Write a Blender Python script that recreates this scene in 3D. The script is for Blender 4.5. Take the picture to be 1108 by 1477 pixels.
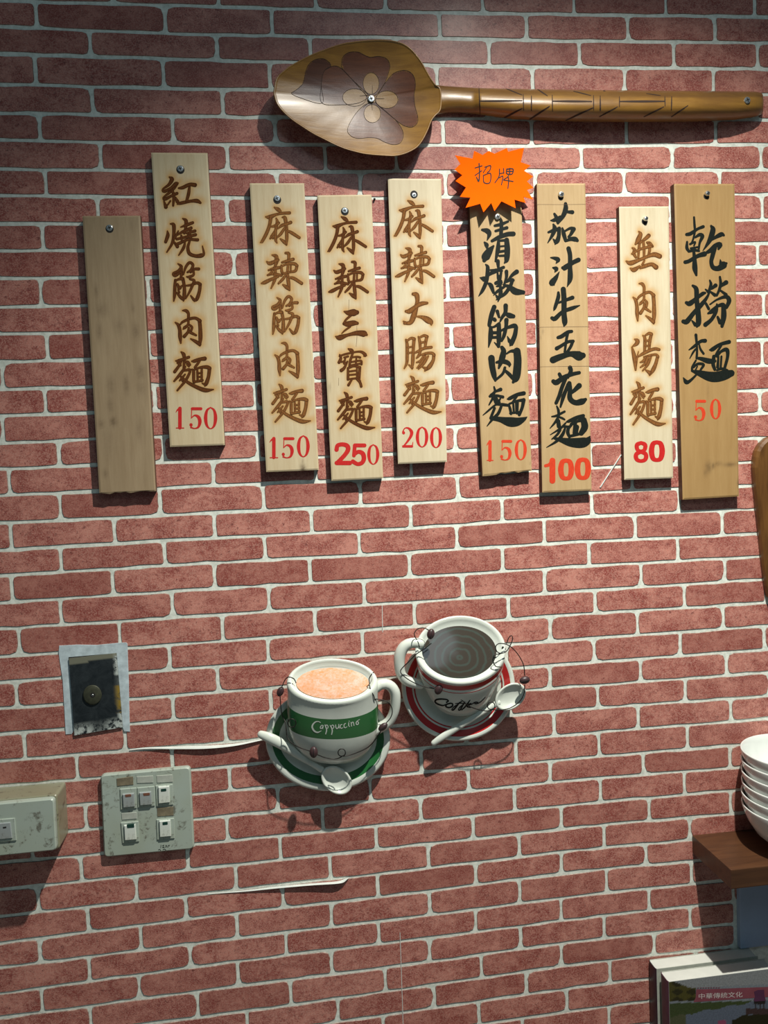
import bpy, bmesh, math, random
import numpy as np
from mathutils import Vector, Matrix
from mathutils.bvhtree import BVHTree
for o in list(bpy.data.objects): bpy.data.objects.remove(o)
SC = bpy.context.scene
COL = SC.collection
random.seed(7)
rng = np.random.RandomState(5)

# ---------------------------------------------------------------- camera, world, lights, exposure
ZC = 1.45                      # height of the camera above the floor
DC = 1.2228                    # its distance from the wall (wall plane is y = 0, room is y < 0)
FPX = 1162.4                   # focal length in pixels of the 1108 x 1477 frame
RM = np.array([[0.99097771, 0.12415273, 0.05049031],
               [-0.12682339, 0.99047292, 0.05365839],
               [-0.04334744, -0.05957762, 0.99728206]])   # columns: right, forward, up
cam_d = bpy.data.cameras.new('camera')
cam_d.sensor_fit = 'VERTICAL'; cam_d.sensor_height = 24.0
cam_d.lens = 24.0 * FPX / 1477.0
cam_d.clip_start = 0.01
cam = bpy.data.objects.new('camera', cam_d); COL.objects.link(cam)
cam.matrix_world = Matrix([[RM[0, 0], RM[0, 2], -RM[0, 1], 0], [RM[1, 0], RM[1, 2], -RM[1, 1], -DC],
                           [RM[2, 0], RM[2, 2], -RM[2, 1], ZC], [0, 0, 0, 1]])
SC.camera = cam
SC.view_settings.view_transform = 'Standard'; SC.view_settings.look = 'None'
SC.view_settings.gamma = 1.0; SC.view_settings.use_curve_mapping = False
SC.view_settings.exposure = 0.0

world = bpy.data.worlds.new('world'); SC.world = world; world.use_nodes = True
bg = world.node_tree.nodes['Background']
bg.inputs['Color'].default_value = (0.50, 0.78, 0.90, 1); bg.inputs['Strength'].default_value = 0.088

def lamp(name, kind, loc, target, energy, color, size, **kw):
    d = bpy.data.lights.new(name, kind); d.energy = energy; d.color = color
    if kind == 'AREA': d.shape = 'DISK'; d.size = size
    else: d.shadow_soft_size = size
    for k, v in kw.items(): setattr(d, k, v)
    o = bpy.data.objects.new(name, d); COL.objects.link(o); o.location = loc
    o.rotation_euler = (Vector(target) - Vector(loc)).to_track_quat('-Z', 'Y').to_euler()
    return o
# the ceiling spot above and to the right of the menu boards
lamp('ceiling_spot', 'SPOT', (0.47, -0.72, ZC + 1.10), (0.47, -0.715, ZC - 0.10), 205.0, (1.0, 0.965, 0.875), 0.016,
     spot_size=math.radians(123), spot_blend=1.0)
# wide dim cool fill added above and behind the viewer, no known lamp
lamp('added_fill_light', 'AREA', (0.5, -2.0, ZC + 1.35), (0.1, 0.0, ZC), 4.0, (0.78, 0.92, 1.0), 0.8)

# ---------------------------------------------------------------- picture measurements -> wall plane
def P(px, py, d=0.0):
    v = RM @ np.array([px - 554.0, FPX, -(py - 738.5)])
    t = (DC - d) / v[1]
    return Vector((v[0] * t, -d, v[2] * t + ZC))
def ray(px, py):
    v = RM @ np.array([px - 554.0, FPX, -(py - 738.5)])
    return Vector((0, -DC, ZC)), Vector(v).normalized()

# ---------------------------------------------------------------- materials
class NT:
    def __init__(s, name, rough=0.6, metal=0.0, spec=0.5):
        s.m = bpy.data.materials.new(name); s.m.use_nodes = True
        s.t = s.m.node_tree; s.b = s.t.nodes['Principled BSDF']
        s.b.inputs['Roughness'].default_value = rough; s.b.inputs['Metallic'].default_value = metal
        s.b.inputs['Specular IOR Level'].default_value = spec
    def n(s, kind, **kw):
        x = s.t.nodes.new(kind)
        for k, v in kw.items():
            if k in x.inputs: x.inputs[k].default_value = v
            else: setattr(x, k, v)
        return x
    def l(s, a, b): s.t.links.new(a, b)
    def coord(s, scale=(1, 1, 1), kind='Object', rnd=False):
        tc = s.n('ShaderNodeTexCoord'); mp = s.n('ShaderNodeMapping'); mp.inputs['Scale'].default_value = scale
        s.l(tc.outputs[kind], mp.inputs['Vector'])
        if rnd:
            oi = s.n('ShaderNodeObjectInfo'); mu = s.n('ShaderNodeMath', operation='MULTIPLY'); mu.inputs[1].default_value = 37.0
            cb = s.n('ShaderNodeCombineXYZ'); s.l(oi.outputs['Random'], mu.inputs[0])
            for i in range(3): s.l(mu.outputs[0], cb.inputs[i])
            s.l(cb.outputs[0], mp.inputs['Location'])
        return mp.outputs[0]
    def noise(s, vec, scale, detail=4, rough=0.6, dist=0.0):
        x = s.n('ShaderNodeTexNoise'); x.inputs['Scale'].default_value = scale; x.inputs['Detail'].default_value = detail
        x.inputs['Roughness'].default_value = rough; x.inputs['Distortion'].default_value = dist
        s.l(vec, x.inputs['Vector']); return x.outputs['Fac']
    def ramp(s, fac, stops):
        r = s.n('ShaderNodeValToRGB'); e = r.color_ramp.elements
        while len(e) < len(stops): e.new(0.5)
        for el, (p, c) in zip(e, stops):
            el.position = p; el.color = (c, c, c, 1) if isinstance(c, (int, float)) else (*c, 1)
        s.l(fac, r.inputs[0]); return r.outputs[0]
    def mix(s, fac, a, b, mode='MIX'):
        x = s.n('ShaderNodeMix', data_type='RGBA', blend_type=mode)
        for inp, v in ((x.inputs[0], fac), (x.inputs[6], a), (x.inputs[7], b)):
            if isinstance(v, (int, float)): inp.default_value = v
            elif isinstance(v, tuple): inp.default_value = (*v, 1)
            else: s.l(v, inp)
        return x.outputs[2]
    def attr(s, name):
        a = s.n('ShaderNodeAttribute'); a.attribute_name = name
        sp = s.n('ShaderNodeSeparateColor'); s.l(a.outputs['Color'], sp.inputs[0]); return sp.outputs
    def color(s, c):
        if isinstance(c, tuple): s.b.inputs['Base Color'].default_value = (*c, 1)
        else: s.l(c, s.b.inputs['Base Color'])
        return s
    def bump(s, h, strength=0.3, dist=0.001):
        x = s.n('ShaderNodeBump'); x.inputs['Strength'].default_value = strength; x.inputs['Distance'].default_value = dist
        s.l(h, x.inputs['Height']); s.l(x.outputs[0], s.b.inputs['Normal']); return s

def m_plain(name, c, rough=0.5, metal=0.0, spec=0.5, var=0.12, scale=60, bump=0.0):
    k = NT(name, rough, metal, spec)
    v = k.coord(); f = k.noise(v, scale, 5)
    k.color(k.mix(k.ramp(f, [(0.3, 0.0), (0.75, 1.0)]), tuple(x * (1 - var) for x in c), tuple(min(1, x * (1 + var)) for x in c)))
    if bump: k.bump(f, bump)
    return k.m

def m_brick():
    k = NT('printed_brick', 0.45, 0, 0.28)
    v = k.coord((1, 1, 1.25), rnd=True)
    big = k.noise(v, 26, 3, 0.55, 0.6); mid = k.noise(v, 110, 5, 0.75, 0.4); fine = k.noise(v, 480, 3, 0.8)
    a = k.ramp(k.mix(0.5, big, mid), [(0.43, 0.0), (0.60, 1.0)])
    dark = (0.255, 0.042, 0.034); light = (0.545, 0.215, 0.168)
    c = k.mix(a, dark, light)
    c = k.mix(k.ramp(fine, [(0.47, 0.0), (0.58, 0.6)]), c, (0.62, 0.33, 0.265))
    sp = k.noise(v, 230, 4, 0.75, 0.8)
    c = k.mix(k.ramp(sp, [(0.33, 0.9), (0.44, 0.0)]), c, (0.12, 0.022, 0.022))
    oi = k.n('ShaderNodeObjectInfo')
    c = k.mix(k.ramp(oi.outputs['Random'], [(0.0, 0.40), (0.45, 0.0)]), c, (0.19, 0.038, 0.028))
    w1 = k.n('ShaderNodeTexWave', wave_type='BANDS', bands_direction='X'); w1.inputs['Scale'].default_value = 260; w1.inputs['Distortion'].default_value = 3
    k.l(v, w1.inputs['Vector'])
    c = k.mix(k.ramp(w1.outputs['Fac'], [(0.3, 0.0), (0.9, 0.16)]), c, (0.60, 0.36, 0.29))
    k.color(c); k.bump(k.mix(0.5, mid, fine), 0.35, 0.0006); k.b.inputs['Coat Weight'].default_value = 0.22; k.b.inputs['Coat Roughness'].default_value = 0.22; return k.m
def m_edge():
    k = NT('printed_brick_edge', 0.5, 0, 0.35); v = k.coord(rnd=True); f = k.noise(v, 160, 4, 0.7)
    k.color(k.mix(k.ramp(f, [(0.35, 0.0), (0.65, 1.0)]), (0.13, 0.08, 0.065), (0.42, 0.30, 0.25))); return k.m
def m_mortar():
    k = NT('printed_mortar', 0.45, 0, 0.4); v = k.coord(); f = k.noise(v, 150, 5, 0.7)
    c = k.mix(k.ramp(f, [(0.32, 0.0), (0.6, 1.0)]), (0.56, 0.60, 0.53), (0.82, 0.86, 0.78))
    k.color(c); k.bump(f, 0.25, 0.0006); return k.m
def m_wood(name, base, dark, scale=1.0, rough=0.55, seed=0.0, horizontal=False):
    """plain board wood: long soft grain; colour attribute 'stain': R burn halo, G dark stain"""
    k = NT(name, rough, 0, 0.35)
    sc = (9, 60, 0.8) if not horizontal else (0.8, 60, 9)
    v = k.coord(sc); mp = v
    g = k.noise(v, 9 * scale, 5, 0.6, 0.5); g2 = k.noise(v, 34 * scale, 4, 0.7, 0.2)
    v2 = k.coord((1, 1, 0.35) if not horizontal else (0.35, 1, 1)); g3 = k.noise(v2, 14, 3, 0.5, 1.2)
    a = k.ramp(k.mix(0.45, g, g2), [(0.34, 0.0), (0.68, 1.0)])
    c = k.mix(a, base, dark)
    c = k.mix(k.ramp(g3, [(0.45, 0.0), (0.75, 0.45)]), c, dark)
    at = k.attr('stain')
    c = k.mix(at[0], c, (0.50, 0.245, 0.035))
    c = k.mix(at[1], c, (0.075, 0.042, 0.020))
    k.color(c); k.bump(g2, 0.12, 0.0005); return k.m
def m_ink(name, c, rough=0.45, spec=0.5):
    k = NT(name, rough, 0, spec); v = k.coord((1, 1, 0.3)); f = k.noise(v, 500, 3)
    k.color(k.mix(k.ramp(f, [(0.4, 0.0), (0.8, 0.5)]), c, tuple(x * 1.6 + 0.004 for x in c))); return k.m
def m_burn(name, edge, mid):
    k = NT(name, 0.8, 0, 0.08); v = k.coord((1.5, 1.5, 0.5)); f = k.noise(v, 420, 4, 0.7)
    at = k.attr('tone')
    c = k.mix(at[0], edge, mid)
    c = k.mix(k.ramp(f, [(0.42, 0.0), (0.66, 0.6)]), c, edge)
    k.color(c); return k.m
def m_ceramic(name, c, rough=0.16, dirt=0.25):
    k = NT(name, rough, 0, 0.55); v = k.coord(); f = k.noise(v, 22, 4, 0.6)
    k.color(k.mix(k.ramp(f, [(0.5, 0.0), (0.8, dirt)]), c, tuple(x * 0.62 for x in c)))
    k.b.inputs['Coat Weight'].default_value = 0.4; k.b.inputs['Coat Roughness'].default_value = 0.08
    return k.m
def m_plastic(name, c, dirt=0.6):
    k = NT(name, 0.38, 0, 0.45); v = k.coord()
    f = k.noise(v, 38, 5, 0.75, 1.0); g = k.noise(v, 170, 3, 0.7); h = k.noise(v, 12, 2, 0.5)
    c1 = k.mix(k.ramp(h, [(0.35, 0.0), (0.7, 0.5)]), c, tuple(x * y for x, y in zip(c, (0.85, 0.78, 0.60))))
    m = k.mix(1.0, k.ramp(f, [(0.53, 0.0), (0.62, 1.0)]), k.ramp(g, [(0.42, 0.0), (0.56, min(1.0, dirt * 1.3))]), 'MULTIPLY')
    k.color(k.mix(m, c1, (0.10, 0.085, 0.06))); return k.m

M = {}
M['brick'] = m_brick(); M['edge'] = m_edge(); M['mortar'] = m_mortar()
M['maple'] = m_wood('pale_board_wood', (0.63, 0.535, 0.355), (0.51, 0.40, 0.24))
M['maple_b'] = m_wood('cream_board_wood', (0.66, 0.58, 0.41), (0.54, 0.455, 0.30))
M['tan'] = m_wood('tan_board_wood', (0.50, 0.355, 0.185), (0.39, 0.26, 0.12), 0.8)
M['tan_b'] = m_wood('amber_board_wood', (0.40, 0.255, 0.105), (0.32, 0.19, 0.07), 0.7)
M['grey_wood'] = m_wood('weathered_board_wood', (0.38, 0.285, 0.175), (0.28, 0.20, 0.115), 0.9)
M['side'] = m_plain('sawn_board_edge', (0.11, 0.050, 0.024), 0.7, var=0.3, scale=200)
M['ink'] = m_ink('black_brush_ink', (0.008, 0.011, 0.009), 0.55, 0.12)
M['burn'] = m_burn('burnt_engraving', (0.065, 0.022, 0.007), (0.25, 0.105, 0.030))
M['burn_dark'] = m_burn('dark_burnt_engraving', (0.045, 0.014, 0.005), (0.13, 0.045, 0.012))
M['red'] = m_ink('red_number_paint', (0.48, 0.016, 0.014), 0.4)
M['orange_red'] = m_ink('orange_red_number_paint', (0.56, 0.045, 0.014), 0.4)
M['steel'] = m_plain('screw_steel', (0.62, 0.64, 0.64), 0.28, 0.9, scale=300)
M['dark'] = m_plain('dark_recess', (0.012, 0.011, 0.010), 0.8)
M['white_ceramic'] = m_ceramic('white_glaze', (0.66, 0.71, 0.64), dirt=0.35)
M['green_glaze'] = m_ceramic('green_glaze', (0.022, 0.135, 0.036), 0.2, 0.4)
M['red_glaze'] = m_ceramic('red_glaze', (0.48, 0.020, 0.020), 0.2, 0.3)
M['wire'] = m_plain('thin_dark_wire', (0.020, 0.018, 0.016), 0.45, 0.6)
M['bean'] = m_plain('coffee_bean', (0.050, 0.024, 0.026), 0.42, 0.0, var=0.3, scale=250)
M['plastic'] = m_plastic('aged_white_plastic', (0.40, 0.47, 0.42))
M['plastic_dirty'] = m_plastic('grimy_cream_plastic', (0.25, 0.25, 0.175), 1.0)
M['plastic_white'] = m_plastic('white_rocker_plastic', (0.70, 0.76, 0.72), 0.3)
M['plastic_grey'] = m_plastic('grey_rocker_plastic', (0.33, 0.37, 0.38), 0.4)
M['paper'] = m_plain('torn_wallpaper_paper', (0.66, 0.70, 0.66), 0.75, var=0.1)
M['window_green'] = m_plain('dark_green_indicator', (0.012, 0.050, 0.038), 0.3)
M['window_red'] = m_plain('dull_red_indicator', (0.19, 0.08, 0.05), 0.35)
M['grime'] = m_plain('brown_grime_label', (0.20, 0.165, 0.105), 0.7, var=0.45, scale=90)
M['label'] = m_plain('faded_label', (0.44, 0.47, 0.41), 0.6, var=0.15, scale=90)
M['purple'] = m_plain('purple_cover', (0.085, 0.030, 0.055), 0.45, var=0.25)
M['purple_dark'] = m_plain('dark_purple_cover', (0.030, 0.012, 0.026), 0.4, var=0.3)
M['pages'] = m_plain('white_page_edges', (0.60, 0.62, 0.57), 0.75, var=0.07, scale=30)
M['blue_panel'] = m_plain('blue_grey_panel', (0.32, 0.41, 0.56), 0.4, var=0.05)
M['china'] = m_ceramic('white_china', (0.68, 0.72, 0.69), 0.14, 0.0)
M['floor'] = m_plain('grey_floor_tile', (0.25, 0.24, 0.22), 0.4)

# ---------------------------------------------------------------- mesh helpers
def props(o, label=None, cat=None, group=None, kind=None):
    if label: o['label'] = label
    if cat: o['category'] = cat
    if group: o['group'] = group
    if kind: o['kind'] = kind
    return o
def mk(name, V, F, mats, parent=None, mi=None, smooth=False, attr=None, mesh_only=False):
    """one mesh object; V are world points, the origin goes to their middle"""
    A = np.array([tuple(v) for v in V], float)
    c = (A.min(0) + A.max(0)) / 2
    me = bpy.data.meshes.new(name)
    me.from_pydata([tuple(r) for r in (A - c)], [], F)
    for m in (mats if isinstance(mats, (list, tuple)) else [mats]): me.materials.append(M[m] if isinstance(m, str) else m)
    if mi is not None: me.polygons.foreach_set('material_index', mi)
    if smooth: me.polygons.foreach_set('use_smooth', [True] * len(me.polygons))
    if attr is not None:
        an, data = attr
        ca = me.color_attributes.new(an, 'FLOAT_COLOR', 'POINT')
        ca.data.foreach_set('color', np.asarray(data, dtype=np.float32).ravel())
    me.update()
    o = bpy.data.objects.new(name, me); COL.objects.link(o)
    o.location = Vector(c)
    if parent is not None:
        o.parent = parent; o.location = Vector(c) - world_loc(parent)
    return o
def world_loc(o):
    v = Vector(o.location)
    return v + world_loc(o.parent) if o.parent else v
def thing(name, loc, label, cat, group=None):
    o = bpy.data.objects.new(name, None); COL.objects.link(o); o.location = Vector(loc); o.empty_display_size = 0.02
    return props(o, label, cat, group)
def world_verts(o):
    w = world_loc(o); return [w + v.co for v in o.data.vertices]
def bvh_of(o):
    return BVHTree.FromPolygons(world_verts(o), [tuple(p.vertices) for p in o.data.polygons])

def smooth_path(pts, step):
    """Catmull-Rom through rows of numbers (x, y, ...), resampled about every `step`"""
    p = np.array(pts, float)
    if len(p) < 2: return p
    q = np.vstack([2 * p[0] - p[1], p, 2 * p[-1] - p[-2]]); out = []
    for i in range(1, len(q) - 2):
        n = max(1, int(np.linalg.norm(q[i + 1][:2] - q[i][:2]) / step))
        for j in range(n):
            t = j / n
            out.append(0.5 * (2 * q[i] + (q[i + 1] - q[i - 1]) * t + (2 * q[i - 1] - 5 * q[i] + 4 * q[i + 1] - q[i + 2]) * t * t
                              + (3 * q[i] - q[i - 1] - 3 * q[i + 1] + q[i + 2]) * t ** 3))
    out.append(q[-2]); return np.array(out)
def ribbon_px(pts, step=1.2, closed=False):
    """brush stroke in picture pixels -> rows of 5 points across, with tone 0 at the rim and 1 in the middle"""
    s = smooth_path(pts, step); s[:, 2] = np.maximum(s[:, 2], 0.35)
    d = np.gradient(s[:, :2], axis=0); n = np.linalg.norm(d, axis=1); n[n < 1e-6] = 1; d /= n[:, None]
    if not closed:
        rows = []
        for a in (80, 50, 25): rows.append([*(s[0, :2] - d[0] * s[0, 2] / 2 * math.sin(math.radians(a))), s[0, 2] * math.cos(math.radians(a)), *d[0]])
        for r, dd in zip(s, d): rows.append([*r[:3], *dd])
        for a in (25, 50, 80): rows.append([*(s[-1, :2] + d[-1] * s[-1, 2] / 2 * math.sin(math.radians(a))), s[-1, 2] * math.cos(math.radians(a)), *d[-1]])
    else: rows = [[*r[:3], *dd] for r, dd in zip(s, d)]
    R = np.array(rows); nx, ny = -R[:, 4], R[:, 3]
    grid = []
    for k, f in enumerate((-0.5, -0.30, 0.0, 0.30, 0.5)):
        grid.append(np.stack([R[:, 0] + nx * R[:, 2] * f, R[:, 1] + ny * R[:, 2] * f], 1))
    return np.stack(grid, 1)          # rows x 5 x 2
def lay_strokes(name, strokes, to3d, mat, parent, z0=0.00015, dz=0.00001, step=1.2, thick=0.0):
    """strokes: lists of (x, y, w) in pixels; to3d(x, y, lift) -> world point"""
    V = []; F = []; T = []
    for si, st in enumerate(strokes):
        g = ribbon_px(st, step); b = len(V); n = g.shape[0]
        pts = [to3d(g[r, k, 0], g[r, k, 1], z0 + dz * si + 0.00006 * r / n) for r in range(n) for k in range(5)]
        good = next((p for p in pts if p is not None), None)
        if good is None: continue
        for i, p in enumerate(pts):
            if p is None: pts[i] = good
            else: good = p
        for r in range(n):
            for k in range(5):
                V.append(pts[r * 5 + k]); t = (0.0, 0.75, 1.0, 0.75, 0.0)[k]
                if r < 3 or r > n - 4: t *= 0.4
                T.append((t, t, t, 1))
        for r in range(n - 1):
            for k in range(4):
                a = b + r * 5 + k; F.append((a, a + 1, a + 6, a + 5))
    return mk(name, V, F, mat, parent, attr=('tone', T)) if V else None

def resample(poly, step):
    out = []
    for a, b in zip(poly, poly[1:] + poly[:1]):
        n = max(1, int(math.dist(a, b) / step))
        for i in range(n): out.append((a[0] + (b[0] - a[0]) * i / n, a[1] + (b[1] - a[1]) * i / n))
    return out
def round_poly(poly, r, seg=4):
    """round the corners of a polygon in the x-z plane"""
    out = []; n = len(poly)
    for i in range(n):
        p = np.array(poly[i]); a = np.array(poly[i - 1]); b = np.array(poly[(i + 1) % n])
        ra = min(r, np.linalg.norm(a - p) * 0.49); rb = min(r, np.linalg.norm(b - p) * 0.49)
        s = p + (a - p) / np.linalg.norm(a - p) * ra; e = p + (b - p) / np.linalg.norm(b - p) * rb
        for j in range(seg + 1):
            t = j / seg; out.append(tuple((1 - t) ** 2 * s + 2 * t * (1 - t) * p + t * t * e))
    return out
def ccw(poly):
    a = sum(x0 * y1 - x1 * y0 for (x0, y0), (x1, y1) in zip(poly, poly[1:] + poly[:1]))
    return poly if a > 0 else poly[::-1]
def inset(poly, d):
    n = len(poly); out = []
    for i in range(n):
        p = np.array(poly[i]); a = np.array(poly[i - 1]); b = np.array(poly[(i + 1) % n])
        e1 = p - a; e2 = b - p; l1 = np.linalg.norm(e1) or 1; l2 = np.linalg.norm(e2) or 1
        n1 = np.array([-e1[1], e1[0]]) / l1; n2 = np.array([-e2[1], e2[0]]) / l2
        m = n1 + n2; L = np.linalg.norm(m); m = m / L if L > 1e-6 else n1
        out.append(tuple(p + m * d / max(0.5, float(m @ n1))))
    return out
def prism(name, poly, d_front, d_back, mats, parent=None, bevel=0.0008, mi_top=0, mi_side=None, depth_fn=None):
    """solid plate: outline in the x-z plane, front face at depth d_front from the wall"""
    poly = ccw(poly); n = len(poly); top = inset(poly, bevel) if bevel else poly
    dv = depth_fn or (lambda x, z: 0.0)
    V = [(x, -(d_back), z) for x, z in poly] + [(x, -(d_front - bevel + dv(x, z)), z) for x, z in poly]
    if bevel: V += [(x, -(d_front + dv(x, z)), z) for x, z in top]
    F = []; mi = []; L = 2 if bevel else 1; ms = mi_top if mi_side is None else mi_side
    for l in range(L):
        for i in range(n):
            j = (i + 1) % n; F.append((l * n + i, l * n + j, (l + 1) * n + j, (l + 1) * n + i)); mi.append(ms if l == 0 else mi_top)
    F.append(tuple(range(L * n, L * n + n))); mi.append(mi_top)
    F.append(tuple(reversed(range(n)))); mi.append(ms)
    return mk(name, V, F, mats, parent, mi=mi)
def pxpoly(pts, d):
    return [(P(x, y, d).x, P(x, y, d).z) for x, y in pts]
def tube(name, pts, mat, parent=None, n=10, step=0.004, squash=1.0):
    """pts: rows (x, y, z, r) in world space"""
    p = np.array(pts, float)
    q = np.vstack([2 * p[0] - p[1], p, 2 * p[-1] - p[-2]]); out = []
    for i in range(1, len(q) - 2):
        k = max(2, int(np.linalg.norm(q[i + 1][:3] - q[i][:3]) / step))
        for j in range(k):
            t = j / k
            out.append(0.5 * (2 * q[i] + (q[i + 1] - q[i - 1]) * t + (2 * q[i - 1] - 5 * q[i] + 4 * q[i + 1] - q[i + 2]) * t * t
                              + (3 * q[i] - q[i - 1] - 3 * q[i + 1] + q[i + 2]) * t ** 3))
    out.append(q[-2]); s = np.array(out); V = []; F = []
    d = np.gradient(s[:, :3], axis=0); up = None; m = len(s)
    rows = []
    for i in range(m):
        t = Vector(d[i]).normalized()
        if up is None: up = Vector((0, -1, 0)) if abs(t.y) < 0.9 else Vector((0, 0, 1))
        u = (up - t * up.dot(t)).normalized(); up = u; w = t.cross(u)
        rows.append((Vector(s[i, :3]), t, u, w, max(1e-5, s[i, 3])))
    ext = []
    c, t, u, w, r = rows[0]
    for a in (85, 55, 28): ext.append((c - t * r * math.sin(math.radians(a)), t, u, w, r * math.cos(math.radians(a))))
    ext += rows
    c, t, u, w, r = rows[-1]
    for a in (28, 55, 85): ext.append((c + t * r * math.sin(math.radians(a)), t, u, w, r * math.cos(math.radians(a))))
    for c, t, u, w, r in ext:
        for k in range(n):
            a = 2 * math.pi * k / n; V.append(c + u * (r * math.cos(a) * squash) + w * (r * math.sin(a)))
    for i in range(len(ext) - 1):
        for k in range(n):
            k2 = (k + 1) % n; F.append((i * n + k, i * n + k2, (i + 1) * n + k2, (i + 1) * n + k))
    F.append(tuple(reversed(range(n)))); F.append(tuple(range((len(ext) - 1) * n, len(ext) * n)))
    return mk(name, V, F, mat, parent, smooth=True)
def rings(name, R, mats, parent, seg=72, mi=None, close_start=True, close_end=True, smooth=True):
    """loft through rings; each ring is a function angle -> world point"""
    V = []; F = []; I = []
    for r in R:
        for k in range(seg): V.append(r(2 * math.pi * k / seg))
    for i in range(len(R) - 1):
        for k in range(seg):
            k2 = (k + 1) % seg; F.append((i * seg + k, i * seg + k2, (i + 1) * seg + k2, (i + 1) * seg + k)); I.append(mi[i] if mi else 0)
    if close_start: F.append(tuple(reversed(range(seg)))); I.append(mi[0] if mi else 0)
    if close_end: F.append(tuple(range((len(R) - 1) * seg, len(R) * seg))); I.append(mi[-1] if mi else 0)
    o = mk(name, V, F, mats, parent, mi=I, smooth=smooth)
    return o
def ell(cx, cy, a, b, dc, da, tilt=0.0):
    ct, st = math.cos(math.radians(tilt)), math.sin(math.radians(tilt))
    def f(t):
        u, v = a * math.cos(t), b * math.sin(t)
        return P(cx + u * ct - v * st, cy + u * st + v * ct, dc + da * math.sin(t))
    return f
TAB = [[669,669,668,671,676],[636,629,631,632,636],[598,594,592,593,596],[556,553,553,554,557],[517,514,514,515,518],[480,475,475,475,480],[440,436,436,439,440],[403,399,397,402,402],[364,361,359,363,362],[326,323,320,327,325],[288,285,281,287,289],[247,246,243,249,248],[209,207,204,213,209],[169,169,168,174,173],[130,130,128,135,131],[93,92,88,94,92],[53,55,52,56,55],[17,16,14,18,15],[-22,-21,-23,-20,-23],[-61,-62,-62,-59,-61],[-101,-99,-101,-96,-100],[-138,-136,-138,-136,-140],[-177,-175,-177,-175,-178],[-215,-215,-215,-215,-215],[-256,-256,-253,-252,-254],[-294,-293,-292,-292,-293],[-332,-333,-331,-331,-332],[-370,-370,-368,-368,-370],[-410,-411,-407,-405,-410],[-448,-448,-447,-445,-448],[-486,-486,-485,-485,-488],[-525,-525,-523,-520,-526],[-563,-564,-563,-560,-564],[-604,-602,-601,-598,-604],[-644,-642,-640,-636,-642],[-685,-678,-678,-671,-680],[-722,-718,-717,-712,-717],[-762,-754,-754,-750,-755],[-799,-794,-793,-788,-793],[-838,-836,-832,-826,-832],[-876,-875,-870,-865,-871],[-915,-913,-909,-904,-909]]
JT = [[-55,85,188,336,479,627,774],[-309,-132,20,269,403,564,707],[-238,-61,74,200,343,485,638,778],[-315,-139,13,126,262,410,557,703],[-240,-57,78,202,338,482,632,775],[-314,-130,17,132,268,406,558,705],[-233,-54,88,195,339,484,632,781],[-311,-129,16,139,269,409,552,711],[-242,-59,86,201,335,481,628,782],[-320,-136,12,136,265,404,550,706],[-240,-53,82,197,333,479,627,773],[-328,-178,-28,122,266,403,548,705],[-243,-95,58,194,332,476,625,782],[-324,-182,-28,120,269,405,551,706],[-388,-248,-99,54,196,334,479,628,778],[-332,-178,-32,117,264,396,547,704],[-393,-253,-104,50,196,335,480,627,773],[-318,-170,-32,117,269,405,553,705],[-389,-247,-100,52,198,339,485,630,771],[-321,-179,-28,118,270,408,553,704],[-392,-247,-102,42,194,339,485,631,772],[-325,-177,-30,113,265,406,556,704],[-396,-254,-106,36,189,337,478,627,774],[-330,-170,-28,117,272,404,564,707],[-391,-249,-99,40,194,344,486,637,778],[-325,-179,-33,111,266,411,556,703],[-400,-257,-110,37,193,338,482,628,774],[-328,-178,-33,113,266,408,559,707],[-394,-251,-103,41,192,341,486,635,782],[-322,-184,-36,112,268,412,553,713],[-392,-250,-101,43,195,348,486,637,783],[-314,-175,-30,113,269,403,560,710],[-394,-250,-109,37,191,343,486,630,779],[-326,-170,-30,119,274,419,568,710],[-390,-248,-100,45,200,348,490,637,784],[-321,-177,-30,118,275,417,561,711],[-393,-246,-102,43,199,346,492,639,784],[-324,-175,-29,116,272,414,564,712],[-395,-253,-105,40,196,345,486,635,783],[-327,-168,-26,123,279,412,571,716],[-392,-244,-95,46,200,352,494,644,784],[-321,-172,-26,116,272,419,570,716],[-388,-242,-94,48,200,343,490,642,783]]
# ---------------------------------------------------------------- the wall: printed mortar sheet with 300 bricks and the rest joined
UG = [-0.45, -0.12, 0.17, 0.46, 0.78]
def line_v(k, u):
    if k < 0: return line_v(0, u) + 0.0385 * -k
    if k > 41: return line_v(41, u) - 0.0385 * (k - 41)
    return float(np.interp(u, UG, TAB[k])) / 1000.0
def wall_slab():
    V = [(-1.3, 0, 0.0), (1.5, 0, 0.0), (1.5, 0, 2.6), (-1.3, 0, 2.6), (-1.3, 0.05, 0.0), (1.5, 0.05, 0.0), (1.5, 0.05, 2.6), (-1.3, 0.05, 2.6)]
    return mk('wall_back', V, [(0, 1, 2, 3), (5, 4, 7, 6), (4, 0, 3, 7), (1, 5, 6, 2), (3, 2, 6, 7), (4, 5, 1, 0)], 'mortar')
wall = props(wall_slab(), 'cream mortared brick-pattern wall behind everything', kind='structure')

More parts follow.
